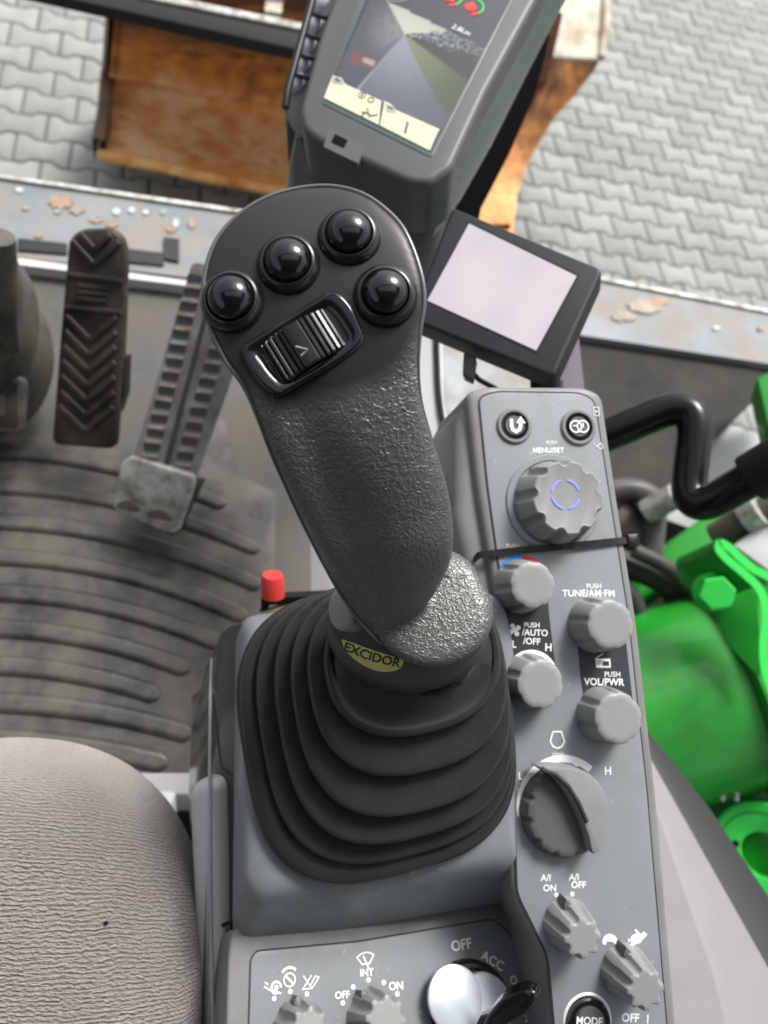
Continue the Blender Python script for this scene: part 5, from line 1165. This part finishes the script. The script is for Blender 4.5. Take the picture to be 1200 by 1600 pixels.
for pts, d in [([(446, 165), (462, 205), (478, 330), (470, 345), (454, 300)], .70), ([(446, 185), (462, 215), (478, 330), (470, 345), (454, 300)], .76)]: L.append([at_d(x, y, d) for x, y in pts])
mb.loft(L); mb.build('stand_side', M['black'], t, smooth=30)
# side wall of the housing catching the light
mb = MB(); L = []
for (a, b_) in [((700, 292), (668, 360)), ((722, 262), (712, 300)), ((766, 170), (760, 215)), ((826, 50), (820, 95)), ((880, -60), (880, -20))]:
    L.append([at_d(a[0] - 12, a[1], .612 + (290 - a[1]) * .00022), at_d(a[0] + 2, a[1] + 4, .622 + (290 - a[1]) * .00022), at_d(b_[0] + 8, b_[1] + 12, .67 + (290 - a[1]) * .00022)])
mb.loft(L, False, False, closed=False); mb.build('side_wall', M['display_edge'], hous, smooth=50)

# black pillar behind the display
t = thing('cab_pillar', 'black cab pillar strip running up behind the right side of the machine display', 'pillar', at_d(760, 300, .95))
M['deep'] = mat('matt_black', (.004, .004, .0045), .8, spec=.04)
mb = MB(); q = [(800, -60), (874, -60), (867, 0), (853, 85), (835, 150), (796, 240), (752, 325), (730, 420), (650, 420), (660, 330), (720, 200)]
mb.loft([[at_d(x, y, .95) for x, y in q], [at_d(x, y, .90) for x, y in q]]); mb.build('pillar_trim', M['deep'], t, smooth=0)

# ================================================================== SMALL DISPLAY
sf = pframe((655, 515, .57), (866, 590, .53), (706, 326, .60))
t = thing('small_display', 'small black framed display with a blank pale pink screen, right of the joystick head', 'display', sf.w(sf.loc(780, 560, -.03)))
so2 = roundp(sf.poly([(640, 498), (706, 322), (943, 420), (866, 590)]), .006, 6)
mb = MB(); mb.prism(sf, so2, -.020, 0, .003, 4); hz = mb.build('frame', M['bezel'], t, smooth=45)
mb = MB(); mb.prism(sf, sf.poly([(665, 470), (732, 345), (906, 430), (840, 553)]), -.003, .0004, .0002, 1); mb.build('screen_recess', M['seal'], hz)
pm = bpy.data.materials.new('blank_screen'); pm.use_nodes = True; N = pm.node_tree.nodes; Lk = pm.node_tree.links; b = N['Principled BSDF']; b.inputs['Base Color'].default_value = (.12, .11, .12, 1); b.inputs['Roughness'].default_value = .25
n4 = N.new('ShaderNodeTexNoise'); n4.inputs['Scale'].default_value = 22; n4.inputs['Detail'].default_value = 1; g = N.new('ShaderNodeNewGeometry'); Lk.new(g.outputs['Position'], n4.inputs['Vector'])
r = N.new('ShaderNodeValToRGB'); e = r.color_ramp.elements; e[0].position = .3; e[0].color = (.33, .30, .335, 1); e[1].position = .62; e[1].color = (.40, .36, .375, 1); Lk.new(n4.outputs[0], r.inputs[0]); Lk.new(r.outputs[0], b.inputs['Emission Color']); b.inputs['Emission Strength'].default_value = .80
mb = MB(); mb.prism(sf, sf.poly([(668, 470), (733, 350), (901, 432), (838, 548)]), -.001, .0006); mb.build('screen', pm, hz, smooth=0)
mb = MB(); mb.prism(sf, roundp(sf.poly([(722, 540), (742, 548), (736, 585), (720, 578)]), .002, 3), -.016, -.008, .001, 1); mb.build('cable_plug', M['black'], t)
mb = MB(); mb.tube([sf.w(sf.loc(730, 560, -.012)), at_d(734, 578, .575), at_d(748, 593, .58), at_d(772, 606, .59), at_d(800, 625, .60)], .0022, 10); mb.build('cable', M['black'], t, smooth=60)
mb = MB(); f5 = pframe((830, 605, .57), (900, 605, .56), (830, 570, .58)); mb.prism(f5, f5.poly([(828, 588), (880, 592), (880, 640), (828, 640)]), -.02, 0, .002); mb.build('foot', M['black'], t)
mb = MB(); f5 = pframe((868, 606, .60), (914, 606, .60), (905, 520, .62)); mb.prism(f5, f5.poly([(866, 640), (870, 585), (904, 520), (914, 604), (914, 640)]), -.004, 0, .001, 1); mb.build('bracket', M['mauve'], t)
